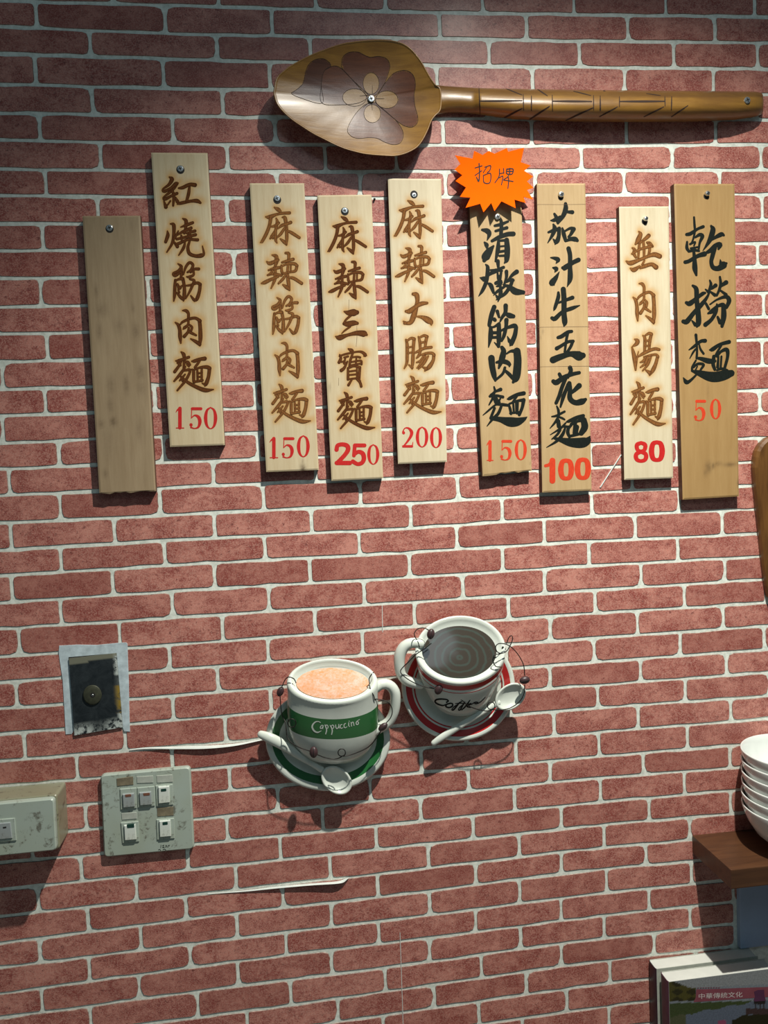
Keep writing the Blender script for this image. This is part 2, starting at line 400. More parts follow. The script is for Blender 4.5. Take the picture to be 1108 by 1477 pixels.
def brick_outline(u0, u1, k, r):
    """inner outline of one brick between joints u0, u1 in course k, corners rounded unevenly"""
    g = 0.0024; a, b = u0 + g, u1 - g
    tl = (a, line_v(k, a) - g); tr = (b, line_v(k, b) - g); br = (b, line_v(k + 1, b) + g); bl = (a, line_v(k + 1, a) + g)
    pts = []
    for p, q, s in ((bl, br, 0), (br, tr, 1), (tr, tl, 2), (tl, bl, 3)):
        pts.append(p)
    out = []
    for i in range(4):
        p = np.array(pts[i]); pa = np.array(pts[i - 1]); pb = np.array(pts[(i + 1) % 4]); rr = r.choice([0.0035, 0.0055, 0.0080, 0.0110], p=[.25, .35, .25, .15])
        L = min(np.linalg.norm(pb - p), np.linalg.norm(pa - p)); rr = min(rr, L * 0.4)
        s = p + (pa - p) / np.linalg.norm(pa - p) * rr; e = p + (pb - p) / np.linalg.norm(pb - p) * rr
        for t in (0, 0.5, 1): out.append((1 - t) ** 2 * s + 2 * t * (1 - t) * p + t * t * e)
        w = np.linalg.norm(pb - p)
        if w > 0.06:
            for t in (0.22, 0.41, 0.6, 0.79): out.append(p + (pb - p) * (t + r.uniform(-.04, .04)) + np.array([0, r.uniform(-0.0010, 0.0010)]))
        else: out.append(p + (pb - p) * 0.5 + np.array([r.uniform(-0.0009, 0.0009), 0]))
    return [tuple(x + r.uniform(-0.0003, 0.0003, 2)) for x in out]
def brick_geo(u0, u1, k, r):
    o = ccw(brick_outline(u0, u1, k, r)); n = len(o); t = inset(o, 0.00065); d = 0.0011
    V = [(x, 0.0, z + ZC) for x, z in o] + [(x, -d, z + ZC) for x, z in t]
    F = [(i, (i + 1) % n, n + (i + 1) % n, n + i) for i in range(n)] + [tuple(range(n, 2 * n))]
    return V, F, [1] * n + [0]
BOARD_PX = [(143, 311, 205, 712), (238, 220, 302, 640), (378, 264, 440, 678), (474, 282, 540, 690), (570, 258, 638, 667), (694, 292, 754, 680),
            (780, 264, 846, 707), (899, 298, 967, 690), (983, 265, 1060, 717), (150, 1120, 275, 1230), (0, 1150, 80, 1225),
            (400, 1000, 550, 1110), (600, 900, 730, 1060), (430, 80, 610, 210), (650, 128, 1100, 175), (103, 952, 165, 1045)]
def pix(u, v):
    w = RM.T @ np.array([u, DC, v]); return 554 + FPX * w[0] / w[1], 738.5 - FPX * w[2] / w[1]
cand = []
U_END = P(1060, 1330, 0).x
for r_i, js in enumerate(JT):
    k = r_i - 1
    us = [j / 1000.0 for j in js]
    while us[0] > -1.15: us.insert(0, us[0] - 0.148)
    while us[-1] < 1.35: us.append(us[-1] + 0.148)
    for u0, u1 in zip(us, us[1:]):
        x0, y0 = pix(u0, line_v(k, u0)); x1, y1 = pix(u1, line_v(k + 1, u1))
        A = max(0, min(1108, x1) - max(0, x0)) * max(0, min(1477, y1) - max(0, y0))
        for bx in BOARD_PX:
            A -= max(0, min(bx[2], x1) - max(bx[0], x0)) * max(0, min(bx[3], y1) - max(bx[1], y0))
        if x0 > 1058 and y0 > 1290: continue                 # the wallpaper ends at the blue panel
        cand.append((A, u0, u1 if not (x1 > 1058 and y0 > 1285) else min(u1, U_END), k))
for k in list(range(-6, -1)) + list(range(42, 50)):
    us = np.arange(-1.25 + (0.074 if k % 2 else 0), 1.45, 0.148)
    for u0, u1 in zip(us, us[1:]):
        if k >= 42 and u1 > U_END: continue
        cand.append((-1, u0, u1, k))
cand = [c for c in cand if line_v(c[3] + 1, 0) + ZC > 0.02 and line_v(c[3], 0) + ZC < 2.58]
cand.sort(key=lambda c: -c[0])
for A, u0, u1, k in cand[:300]:
    V, F, I = brick_geo(u0, u1, k, rng)
    mk('brick', V, F, ['brick', 'edge'], wall, mi=I)
V = []; F = []; I = []
for A, u0, u1, k in cand[300:]:
    v, f, i = brick_geo(u0, u1, k, rng); b = len(V)
    V += v; F += [tuple(x + b for x in q) for q in f]; I += i
props(mk('outlying_bricks', V, F, ['brick', 'edge'], wall, mi=I), kind='stuff')
# paper seam and the lips where the wallpaper has torn open
def wall_ribbon(name, pts, mat, d0, parent=wall, w3=None):
    s = smooth_path(pts, 4.0); V = []; F = []
    for i, r in enumerate(s):
        x, y, w = r[:3]; w *= 0.6; dd = (r[3] if len(r) > 3 else 0.0005) * 0.7
        V += [P(x, y - w / 2, d0), P(x, y - w * 0.1, d0 + dd * 0.7), P(x, y + w * 0.5, d0 + dd), P(x, y + w * 0.35, d0 + dd * 0.2)]
    for i in range(len(s) - 1):
        for k in range(3): a = i * 4 + k; F.append((a, a + 4, a + 5, a + 1))
    return mk(name, V, F, mat, parent)
wall_ribbon('torn_paper_lip', [(187, 1081, 1.5, .001), (215, 1079, 4, .003), (260, 1078.5, 6.5, .006), (300, 1077.5, 7.5, .008), (340, 1074, 5.5, .007), (382, 1066, 2.5, .004)], 'paper', 0.0012)
wall_ribbon('torn_paper_lip', [(300, 1289, 1.5, .001), (350, 1285.5, 3, .002), (400, 1280, 4.5, .005), (450, 1275.5, 5, .008), (485, 1273, 6, .010), (497, 1270, 7, .006), (503, 1266, 1.5, .003)], 'paper', 0.0012)
def seam(pts):
    V = []; F = []
    for x, y in pts:
        V += [P(x - 0.35, y, 0.0014), P(x + 0.45, y, 0.0014)]
    for i in range(len(pts) - 1): F.append((2 * i, 2 * i + 1, 2 * i + 3, 2 * i + 2))
    mk('paper_seam', V, F, 'paper', wall)
seam([(577, 1345), (578.5, 1385), (580, 1430), (581.5, 1477)]); seam([(551.3, 872), (551.8, 900), (552.2, 912)])

floor_o = mk('floor', [(-1.6, 0.05, 0), (1.8, 0.05, 0), (1.8, -3.0, 0), (-1.6, -3.0, 0), (-1.6, 0.05, -0.05), (1.8, 0.05, -0.05), (1.8, -3.0, -0.05), (-1.6, -3.0, -0.05)],
             [(3, 2, 1, 0), (4, 5, 6, 7), (0, 1, 5, 4), (1, 2, 6, 5), (2, 3, 7, 6), (3, 0, 4, 7)], 'floor')
props(floor_o, kind='structure')
# ---------------------------------------------------------------- the lettering: brush strokes as x,y,width on enlarged crops
def G(text):
    out = []
    for st in text.strip().split(';'):
        st = st.strip()
        if st: out.append([tuple(float(a) for a in p.split(',')) for p in st.split()])
    return out
def place(g, src, dst, ox, oy, sc=9.233):
    """stretch a glyph drawn in box src (crop units) to box dst of the crop whose corner is (ox, oy)"""
    kx = (dst[2] - dst[0]) / (src[2] - src[0]); ky = (dst[3] - dst[1]) / (src[3] - src[1]); kw = (kx + ky) / 2
    return [[(ox + (dst[0] + (x - src[0]) * kx) / sc, oy + (dst[1] + (y - src[1]) * ky) / sc, w * kw / sc) for x, y, w in st] for st in g]
G_MIAN = G('''432,240,8 462,268,30 472,320,24 468,400,20 460,475,14; 365,350,8 400,350,28 470,325,22 528,305,22; 435,360,14 400,420,22 352,485,26;
 475,355,12 515,370,28 545,400,14; 385,375,12 425,405,18; 505,395,12 530,420,12; 485,425,14 425,510,26 345,602,12; 455,475,12 530,460,24 545,480,20 490,590,22 385,717,12;
 480,520,12 445,560,18 415,595,10; 430,545,12 450,600,14; 450,560,12 520,620,24 640,682,30 740,715,34 838,706,5;
 565,355,8 600,352,28 660,330,24 728,322,34; 672,340,14 640,385,20 605,430,18; 570,455,10 588,480,24 590,600,22 600,618,16; 592,462,14 680,430,18 760,428,30 792,445,26;
 788,440,30 776,540,28 748,630,32 730,662,8; 698,628,8 735,645,20; 635,475,16 640,600,16; 690,455,16 690,600,16; 645,505,12 690,498,12; 645,550,12 690,545,12; 590,612,16 700,592,18''')
B_MIAN = (340, 235, 840, 725)
G_MA = G('''392,348,8 440,375,36 478,412,14 445,440,10; 282,472,10 330,475,38 420,440,22 500,425,22 590,420,26; 345,485,32 330,580,28 290,690,30 230,800,24 212,808,6;
 345,602,10 400,590,24 450,552,22; 416,490,8 430,540,26 410,650,24 410,770,24 428,814,6; 410,640,14 370,710,24 340,755,14; 375,750,18 350,722,12; 430,740,10 480,685,20 520,620,12;
 440,625,8 490,585,26 560,562,22 605,545,28; 498,478,10 530,485,32 550,600,26 555,740,28 552,838,10; 470,760,8 520,800,28 552,838,12; 540,600,14 480,690,24 430,742,10; 560,650,12 620,682,26 718,745,22''')
B_MA = (210, 345, 720, 840)
G_LA = G('''362,975,8 410,990,34 438,1025,10; 292,1062,8 335,1085,34 440,1040,22; 410,1000,20 408,1080,22 395,1140,18; 430,1065,16 395,1135,18 350,1160,14; 318,1175,14 380,1155,24 452,1140,26; 305,1240,14 370,1222,24 482,1242,22;
 405,1140,20 402,1220,24 395,1300,28 350,1412,8; 228,1348,12 270,1335,32 360,1290,24 440,1262,14; 370,1180,14 330,1225,14; 535,948,18 575,960,28 570,1060,20 560,1200,22 572,1340,30 588,1438,8;
 490,1072,16 560,1050,22 632,1030,26; 480,1110,12 486,1190,22 505,1222,14; 485,1122,14 560,1090,20 650,1090,26 682,1118,22; 682,1115,24 662,1180,24 600,1198,16 500,1217,14; 550,1220,14 500,1290,24 445,1348,14;
 570,1270,12 640,1282,26 742,1348,24; 500,1365,8 548,1398,32 585,1434,12; 602,1112,12 600,1185,12''')
B_LA = (225, 945, 745, 1435)
G_JIN = G('''385,95,6 430,135,28 392,190,24 322,222,16 348,252,30 430,205,14; 440,165,14 430,255,24 415,278,8; 458,240,10 490,140,22 540,80,24 585,112,24 560,180,26 512,208,14; 556,208,18 605,168,22 662,165,26;
 592,190,16 592,245,20 530,272,22 502,268,8; 350,312,20 345,400,28 340,520,26 330,592,8; 350,322,14 400,300,20 450,295,30; 452,300,28 470,400,26 470,520,32 460,588,10; 368,480,10 420,540,26 460,578,16;
 380,365,14 405,420,30 440,388,12; 390,440,14 402,478,18; 480,388,10 550,380,18 640,350,24 680,368,28; 682,370,28 672,460,28 640,560,32 605,592,10; 556,520,8 600,575,24 625,572,18; 545,300,14 600,318,24 585,370,24 545,460,20 490,558,8''')
B_JIN = (315, 65, 685, 590)
G_ROU = G('''448,718,8 495,722,28 525,760,24 525,830,24; 350,878,8 390,912,28 410,980,30 415,1070,34 424,1152,10; 418,902,12 450,870,20 540,830,24 620,820,24 680,858,30; 672,850,32 682,950,32 685,1080,36 678,1182,16;
 555,1095,8 620,1130,28 676,1168,30; 525,830,18 520,905,20 470,950,26 455,965,8; 540,910,16 572,940,20 562,985,20; 530,950,18 518,1005,22 470,1062,30; 520,1000,12 570,1020,22 628,1048,14''')
B_ROU = (345, 710, 710, 1185)
G_HONG = G('''270,372,8 305,400,38 268,470,26 185,535,14 205,562,28 290,520,24 360,460,34 388,452,8; 378,462,18 330,525,24 270,580,24 188,648,10 215,665,28 300,622,22 372,590,26; 305,540,18 330,620,26 322,752,16;
 198,690,8 225,770,34; 355,645,10 380,700,32 402,715,10; 285,690,12 250,740,12; 395,520,12 450,512,30 540,472,30 612,478,36; 538,510,20 526,600,28 500,692,22; 378,732,8 430,718,28 560,692,24 640,690,36 686,715,16''')
G_SHAO = G('''245,1092,8 250,1150,32 222,1235,26; 285,995,8 328,1010,32 330,1130,28 310,1250,24 238,1372,8; 390,1092,10 350,1170,22 330,1205,10; 325,1225,10 378,1298,30; 450,925,8 492,955,32 490,1040,26 470,1120,20;
 425,1038,8 500,1010,26 582,980,24; 380,1142,12 450,1100,24 560,1052,28; 560,1042,16 540,1150,20; 500,1120,14 612,1090,26; 370,1198,20 450,1180,22 620,1140,26; 430,1150,14 440,1230,16; 520,1140,14 565,1190,16;
 352,1262,12 400,1255,26 520,1205,20 648,1208,26; 480,1240,12 460,1315,26 398,1410,8; 540,1228,18 518,1310,26 540,1390,30 620,1422,28 700,1415,38 730,1388,20 712,1290,4''')
G_SAN = G('''430,178,8 485,195,46 560,192,66 600,190,40; 520,228,20 452,290,16 430,332,20; 430,340,30 480,345,52 560,330,46 605,335,26; 510,380,14 440,430,12 398,470,4; 315,510,6 370,525,50 480,490,26 600,465,42 700,475,58 730,488,18''')
G_BAO = G('''485,675,8 528,700,38 548,735,12; 370,752,8 385,800,24 362,855,26; 368,772,12 450,745,16 600,714,14 670,720,22 715,762,28 690,772,4; 430,790,14 482,775,16; 445,800,12 428,870,18 462,858,12; 395,850,12 440,835,12;
 472,845,14 430,930,24 392,962,30; 542,740,18 512,830,22 500,905,18; 520,790,12 600,780,14 642,790,18; 530,850,12 650,832,16 660,878,20; 592,800,12 585,890,14; 500,900,14 652,868,14; 480,930,16 482,1080,22;
 480,935,14 560,905,16 640,920,22; 640,920,22 628,1080,24 645,1105,12; 500,975,12 600,962,12; 500,1022,12 600,1012,12; 490,1078,12 622,1062,14; 600,930,12 600,1060,12; 540,1070,12 488,1155,22; 590,1070,12 640,1120,20 658,1174,20''')
G_DA = G('''425,222,26 470,235,46 482,320,36 456,430,44 430,520,52 390,600,40 310,612,22; 296,585,8 322,606,30; 330,452,22 380,450,46 460,390,34 540,350,38 610,342,22; 462,520,4 540,530,30 610,562,58 662,600,48 668,630,10''')
G_CHANG = G('''330,830,14 345,900,28 345,1050,28 340,1140,24 308,1212,8; 335,852,14 400,810,22 442,822,26; 437,820,30 427,960,26 420,1120,30 412,1218,8; 368,1165,8 412,1202,24; 355,935,14 405,925,14; 355,1010,14 405,1000,14;
 495,790,10 515,860,26 520,950,20; 510,802,14 570,775,22 612,790,26; 607,788,28 592,870,26 585,940,18; 530,870,16 582,860,16; 440,1010,10 500,980,22 570,945,24 668,930,22; 530,970,16 500,1040,24 470,1075,8;
 500,1042,10 600,1012,20 680,1010,24 706,1040,24; 702,1030,28 690,1110,28 640,1190,38 582,1242,10; 552,1195,8 600,1215,30; 565,1045,16 525,1110,22 472,1132,8; 590,1045,14 540,1130,20 478,1205,8; 625,1050,14 572,1140,22 498,1218,8''')
G_WU = G('''430,405,8 452,440,36 422,520,46 388,572,16; 562,460,36 520,500,30 440,560,14; 540,552,16 572,565,36 612,602,22; 345,625,12 372,645,28 366,700,28 392,750,18; 440,560,22 430,650,22 424,755,16; 490,540,20 500,640,24 500,745,18;
 562,570,24 575,640,24 560,725,20; 340,702,14 450,640,20 600,602,22; 262,800,8 320,825,42 440,782,28 560,732,28 640,712,42 710,735,42; 318,895,8 365,915,42 442,868,16; 505,790,12 480,845,20; 450,895,12 500,870,32 600,842,32 660,880,44''')
G_TANG = G('''375,455,8 412,475,38 400,515,36 345,552,6; 338,562,8 355,620,28 375,720,38 388,862,14; 388,862,12 405,720,14 425,620,4; 485,405,8 510,440,26 510,560,26 505,622,18; 520,402,14 570,375,24 602,390,24; 597,385,28 577,480,28 567,602,20;
 520,480,16 562,470,16; 520,545,14 572,540,14; 425,687,8 480,650,26 580,602,26 650,582,26 702,592,22; 500,690,12 600,665,18 662,660,20 686,690,24; 682,682,26 656,780,30 620,862,36 575,932,10; 522,865,8 575,900,36;
 520,690,14 490,745,22 448,762,6; 552,690,20 520,772,24 453,828,8; 592,690,16 550,790,22 483,872,8''')
# brush-painted characters
G_QING = G('''390,1035,26 452,1050,56 476,1090,46 450,1165,6; 418,1190,18 442,1220,46 450,1262,20; 528,1235,20 475,1300,74 430,1372,90 415,1412,40; 600,875,20 625,950,36 620,1120,40; 545,985,26 620,968,34 708,932,22; 555,1050,26 692,1010,34;
 510,1172,30 600,1125,44 700,1090,48 772,1085,50; 590,1170,28 582,1280,46 552,1422,16; 600,1170,22 700,1160,28; 690,1160,50 698,1280,60 690,1400,52 662,1444,10; 600,1240,16 680,1232,18; 600,1305,26 680,1292,26; 600,1355,20 672,1352,24''')
G_DUN = G('''284,152,14 310,190,42 305,300,46 285,400,44 240,500,38 190,574,6; 208,328,8 262,345,62 300,362,24; 420,235,52 370,258,50 328,302,10; 308,400,14 352,430,50 388,525,30; 445,108,46 452,185,30; 348,225,16 430,220,24 522,190,34;
 440,250,18 450,340,28 462,362,18; 440,240,14 500,235,24; 492,240,26 476,350,30; 455,300,12 482,294,12; 420,400,40 480,382,52 468,430,34 430,442,16; 388,562,6 440,510,32 540,442,26; 480,440,28 482,540,46 448,644,10; 420,560,14 452,602,44;
 560,245,42 560,320,34 530,420,22; 697,248,52 640,290,36 580,362,18; 540,392,20 640,350,30 652,362,30; 642,360,38 610,440,40 540,540,38 425,622,8; 518,420,14 600,450,46 680,510,76 785,522,44''')
G_JIN2 = G('''397,718,52 360,830,54 330,960,40 325,982,6; 438,775,40 462,852,26; 398,882,44 408,892,40; 550,700,52 545,790,44 500,860,34 468,932,8; 540,800,26 600,830,62 652,842,46; 350,992,40 350,1100,56 322,1252,10; 350,990,22 400,980,24 460,940,34;
 460,948,44 460,1100,56 455,1242,36; 350,1060,34 450,1060,34; 350,1125,28 442,1120,32; 400,1190,8 442,1232,24; 560,890,50 555,980,40 530,1090,42 498,1168,24; 490,1032,24 580,990,32 670,968,52 692,1010,38; 690,990,44 670,1100,52 620,1215,50 608,1232,12; 572,1108,6 600,1170,40''')
G_ROU2 = G('''500,10,40 522,60,60 500,160,70 458,285,22; 360,152,76 370,260,70 395,380,60 412,452,24; 560,95,16 620,60,30 700,62,60; 700,60,84 710,200,90 690,400,90 650,472,30; 428,210,26 500,195,50 570,210,52 602,242,40 600,262,16;
 540,280,30 510,360,30 418,442,24; 545,320,30 600,370,42 645,422,36''')
G_MIAN2 = G('''395,535,16 405,600,30 345,655,34 328,658,8; 400,602,20 482,570,42; 340,662,28 420,650,26 512,670,34; 392,640,28 370,700,26 328,775,12; 412,690,58 432,742,58; 480,690,18 450,740,28; 470,740,22 380,800,20 310,860,18 248,912,6;
 430,770,20 500,770,34 582,780,30; 402,820,30 370,900,30 350,950,30; 490,800,30 450,890,34 380,960,30 302,1057,6; 360,950,46 480,970,62 600,1000,110 700,1000,100 790,965,50 835,935,4; 570,697,8 600,690,38 700,640,40 792,620,46;
 700,660,22 670,700,24 630,752,16; 590,770,22 610,830,30 622,892,28; 600,760,20 700,722,24 790,710,40; 790,710,44 770,810,36 732,905,34; 650,740,22 660,880,22; 700,740,44 700,880,34; 610,885,22 742,870,22''')
G_QIE = G('''470,312,36 472,380,56 440,470,50 368,572,26; 480,420,26 560,425,46; 322,448,26 350,500,42 370,560,38; 272,535,10 320,530,42 402,490,38; 308,588,20 325,640,52 300,720,42 233,834,6; 243,692,24 330,660,42 387,650,42; 385,642,44 380,740,44 360,810,50 330,852,10;
 303,780,8 337,820,42; 428,638,20 445,710,46 472,802,36; 440,690,18 530,640,30 577,650,52; 577,650,52 540,720,34 508,752,20; 470,812,20 540,782,44 600,785,56 627,802,34''')
G_ZHI = G('''273,1030,12 330,1040,40 372,1060,50 343,1108,6; 303,1165,18 347,1180,52 328,1224,8; 388,1218,4 340,1300,50 290,1370,72 318,1392,16; 433,1165,36 450,1170,60 560,1100,50 642,1060,52; 510,908,50 530,1000,50 530,1150,50 530,1310,58 492,1418,4''')
G_NIU = G('''375,203,28 372,270,44 330,400,36 313,442,8; 338,352,14 430,320,28 562,270,46; 290,542,40 330,550,52 430,460,40 560,410,44 658,374,8; 440,158,58 450,300,60 450,480,60 460,600,60 448,654,8''')
G_WU5 = G('''370,802,36 420,785,46 500,730,40 552,720,34; 500,740,34 480,840,30 460,992,26; 353,947,46 400,920,38 500,860,34 572,850,34; 567,850,36 540,920,34 488,1003,30; 303,1100,78 400,1060,70 540,1020,62 650,1045,112 702,1040,66''')
G_HUA_TOP = G('''308,1385,48 350,1400,62 450,1330,50 560,1290,44 652,1270,38; 388,1288,38 420,1350,42; 530,1203,50 540,1250,46 500,1330,36''')
G_HUA = G('''480,30,44 455,90,44 420,180,44 385,290,44 345,380,38; 500,130,30 478,200,40 440,300,44 403,432,20; 520,118,50 530,200,50 530,320,58 600,375,60 690,360,72 737,333,34; 652,150,62 590,210,44 528,262,26''')
G_MIAN3 = G('''353,422,14 375,480,30 380,562,24; 288,562,14 350,550,26 457,495,24; 350,555,18 430,585,24 458,602,16; 372,570,28 330,640,26 263,718,6; 372,620,46 382,690,48; 470,650,18 400,720,24 268,803,6; 440,690,28 522,700,24; 400,740,28 360,800,26 288,862,10;
 470,700,18 430,800,38 350,890,30 218,972,4; 320,850,24 400,870,50 540,905,100 680,910,120 760,880,90 797,822,6; 483,632,14 520,620,36 620,575,42 707,550,38; 600,600,36 540,680,30 498,742,20; 510,700,34 500,770,40 522,832,28; 540,660,22 640,620,30 710,600,60;
 712,610,70 725,700,80 680,780,60; 600,650,40 590,780,44; 622,700,50 610,790,40; 530,822,28 662,790,30''')
G_GAN = G('''335,492,20 342,600,26 346,680,24 325,780,20 300,842,18; 238,722,36 290,710,42 380,650,30 457,618,36; 243,820,22 240,900,36 267,947,28; 350,762,18 410,725,40 447,745,44 412,830,26 395,932,22; 283,850,24 350,822,20 335,870,16; 290,905,18 382,890,20;
 265,947,28 340,930,34 402,942,22; 218,1090,42 270,1075,42 380,1010,44 474,980,60; 330,930,28 342,1050,44 347,1170,60 366,1262,24; 563,608,24 587,660,60 552,780,56 500,870,28 453,938,4; 560,802,16 620,760,36 700,720,52 732,732,24; 513,957,36 560,930,52 620,870,50 680,858,60 662,912,26;
 612,900,48 580,1010,50 565,1090,44 590,1160,50 660,1172,60 740,1120,80 767,1105,24; 684,1055,6 692,1105,40''')
G_LAO = G('''318,203,26 365,250,52 372,400,54 390,560,60 395,700,60 373,752,18; 308,670,14 352,722,44; 233,430,36 280,440,60 370,370,40 450,310,42 482,300,26; 193,680,46 240,680,60 320,580,50 430,460,50 500,370,34 542,290,18; 545,132,16 560,190,34 530,290,30; 488,252,14 530,292,34;
 622,200,46 570,242,26; 548,280,16 612,327,40; 680,88,24 690,180,34 670,260,30 638,333,24; 762,160,52 700,202,32; 678,260,18 762,322,36; 493,440,28 532,512,30; 548,452,14 640,390,20 760,350,42 802,400,52 768,492,34; 523,572,20 580,540,52 640,480,30 720,460,52 730,520,56 730,620,62 708,742,36;
 640,450,18 630,540,40 570,650,40 487,722,50; 650,620,26 682,692,44''')
G_MIAN4 = G('''360,213,32 370,320,26 375,430,24 370,522,26; 268,412,10 330,370,30 420,300,36 482,290,46; 355,402,18 320,450,20 278,527,6; 402,330,14 420,400,24 462,462,24; 370,520,22 430,530,42 530,560,62 612,560,36; 360,552,18 312,640,24 310,692,22; 330,650,12 380,600,28 462,608,30 420,682,20;
 350,690,16 380,630,12; 306,690,22 400,720,66 540,765,112 640,770,122 750,745,112 832,722,76; 385,720,18 330,780,24 270,832,34 230,838,50 193,783,8; 543,412,14 580,405,46 680,340,36 802,305,44; 700,350,22 640,450,24 598,532,16; 600,500,40 590,600,42 612,672,32;
 640,500,22 700,430,30 772,410,46 782,500,36 743,655,30; 660,500,22 650,640,34; 700,500,22 690,652,22; 640,682,18 700,662,30 782,678,14''')
G_ZHAO = G('''350,222,10 356,330,10 346,440,12 318,390,8; 300,276,8 386,250,9; 300,368,8 382,310,8; 420,266,8 490,248,9 482,305,9 452,332,8; 446,262,8 402,332,8; 402,370,8 412,455,9 482,455,9 490,345,9 402,368,8''')
G_PAI = G('''602,290,9 595,380,10 545,458,8; 650,283,9 654,342,8; 606,346,8 655,336,8; 596,398,8 642,380,9 626,482,9; 690,290,10 690,346,10 755,350,10 766,290,10 690,290,10; 726,280,9 726,350,10; 690,318,9 762,318,9; 716,355,8 700,388,9 656,416,8; 652,425,8 768,442,9; 706,380,9 714,430,10 705,525,9''')
# digits in a 100 x 100 box; widths are in percent of the height
D = {
 '1s': G('42,6,21 42,95,21; 2,24,3 18,13,9 42,6,16; 6,97,6 80,97,6'),
 '5s': G('24,8,17 92,8,17; 20,6,5 17,50,5; 17,50,5 42,38,9 72,45,18 84,66,20 72,90,13 42,97,6 14,92,10; 14,80,18 15,81,18'),
 '0s': G('50,2,6 76,16,14 86,50,20 76,84,14 50,98,6 24,84,14 14,50,20 24,16,14 50,2,6'),
 '2s': G('14,27,18 15,28,18; 8,22,8 25,6,7 55,6,12 80,22,20 76,42,18 45,70,12 8,95,7; 12,92,15 84,92,15; 92,72,4 86,92,8'),
 '2b': G('11,32,21 18,14,20 48,9,20 78,15,22 84,32,22 62,56,20 18,88,20; 12,90,21 96,90,21'),
 '5b': G('24,10,19 90,10,19; 24,10,18 18,54,18; 18,50,17 48,38,19 78,46,22 86,68,22 72,86,20 42,91,19 10,80,20'),
 '0b': G('50,10,19 76,18,24 86,50,27 76,82,24 50,90,19 24,82,24 14,50,27 24,18,24 50,10,19'),
 '1b': G('78,3,30 78,97,30; 10,27,16 45,22,17 74,8,20'),
 '8b': G('50,9,18 76,16,21 80,28,21 72,42,19 50,47,17 28,42,19 20,28,21 24,16,21 50,9,18; 50,50,17 80,58,21 86,72,22 76,86,20 50,91,18 24,86,20 14,72,22 20,58,21 50,50,17'),
}
def digit(kind, box, ox, oy, sc=9.233):
    x0, y0, x1, y1 = box; kx = (x1 - x0) / 100 / sc; ky = (y1 - y0) / 100 / sc
    return [[(ox + x0 / sc + x * kx, oy + y0 / sc + y * ky, w * ky * (0.80 if kind[1] == 's' else 0.92)) for x, y, w in st] for st in D[kind]]
# ---------------------------------------------------------------- the nine menu boards
def screw(px, py, d, parent, r=0.0044, hole=0.0058, stick=0.0012, name='screw', off=(0.0, 0.0012), plain=False):
    """dark countersunk hole with a cross-headed screw in it; px, py where it is seen, d the face it sits in"""
    c = P(px, py, d); seg = 20
    if hole:
        V = [(c.x, -(d + 0.00012), c.z)] + [(c.x + hole * math.cos(2 * math.pi * i / seg), -(d + 0.00012), c.z - off[1] + hole * 1.04 * math.sin(2 * math.pi * i / seg)) for i in range(seg)]
        mk('screw_hole', V, [(0, 1 + (i + 1) % seg, 1 + i)[::-1] for i in range(seg)], 'dark', parent)
    V = []; F = []; mi = []
    prof = [(1.0, 0.0), (1.0, stick * 0.6), (0.82, stick), (0.0, stick * 1.12)]
    for f, h in prof[:-1]:
        for i in range(seg):
            a = 2 * math.pi * i / seg; V.append((c.x + r * f * math.cos(a), -(d + 0.0002 + h), c.z + r * f * math.sin(a)))
    V.append((c.x, -(d + 0.0002 + prof[-1][1]), c.z))
    for l in range(2):
        for i in range(seg):
            j = (i + 1) % seg; F.append((l * seg + i, l * seg + j, (l + 1) * seg + j, (l + 1) * seg + i)); mi.append(0)
    for i in range(seg): F.append((2 * seg + i, 2 * seg + (i + 1) % seg, 3 * seg)); mi.append(0)
    yy = -(d + 0.0002 + stick * 1.15)
    if not plain:
        for ang in (0.35, 0.35 + math.pi / 2):
            ux, uz = math.cos(ang), math.sin(ang); l, w = r * 0.60, r * 0.13; b = len(V)
            for s, t in ((-1, -1), (1, -1), (1, 1), (-1, 1)): V.append((c.x + ux * l * s - uz * w * t, yy, c.z + uz * l * s + ux * w * t))
            F.append((b, b + 1, b + 2, b + 3)); mi.append(1)
    return mk(name, V, F, ['steel', 'dark'], parent, mi=mi)

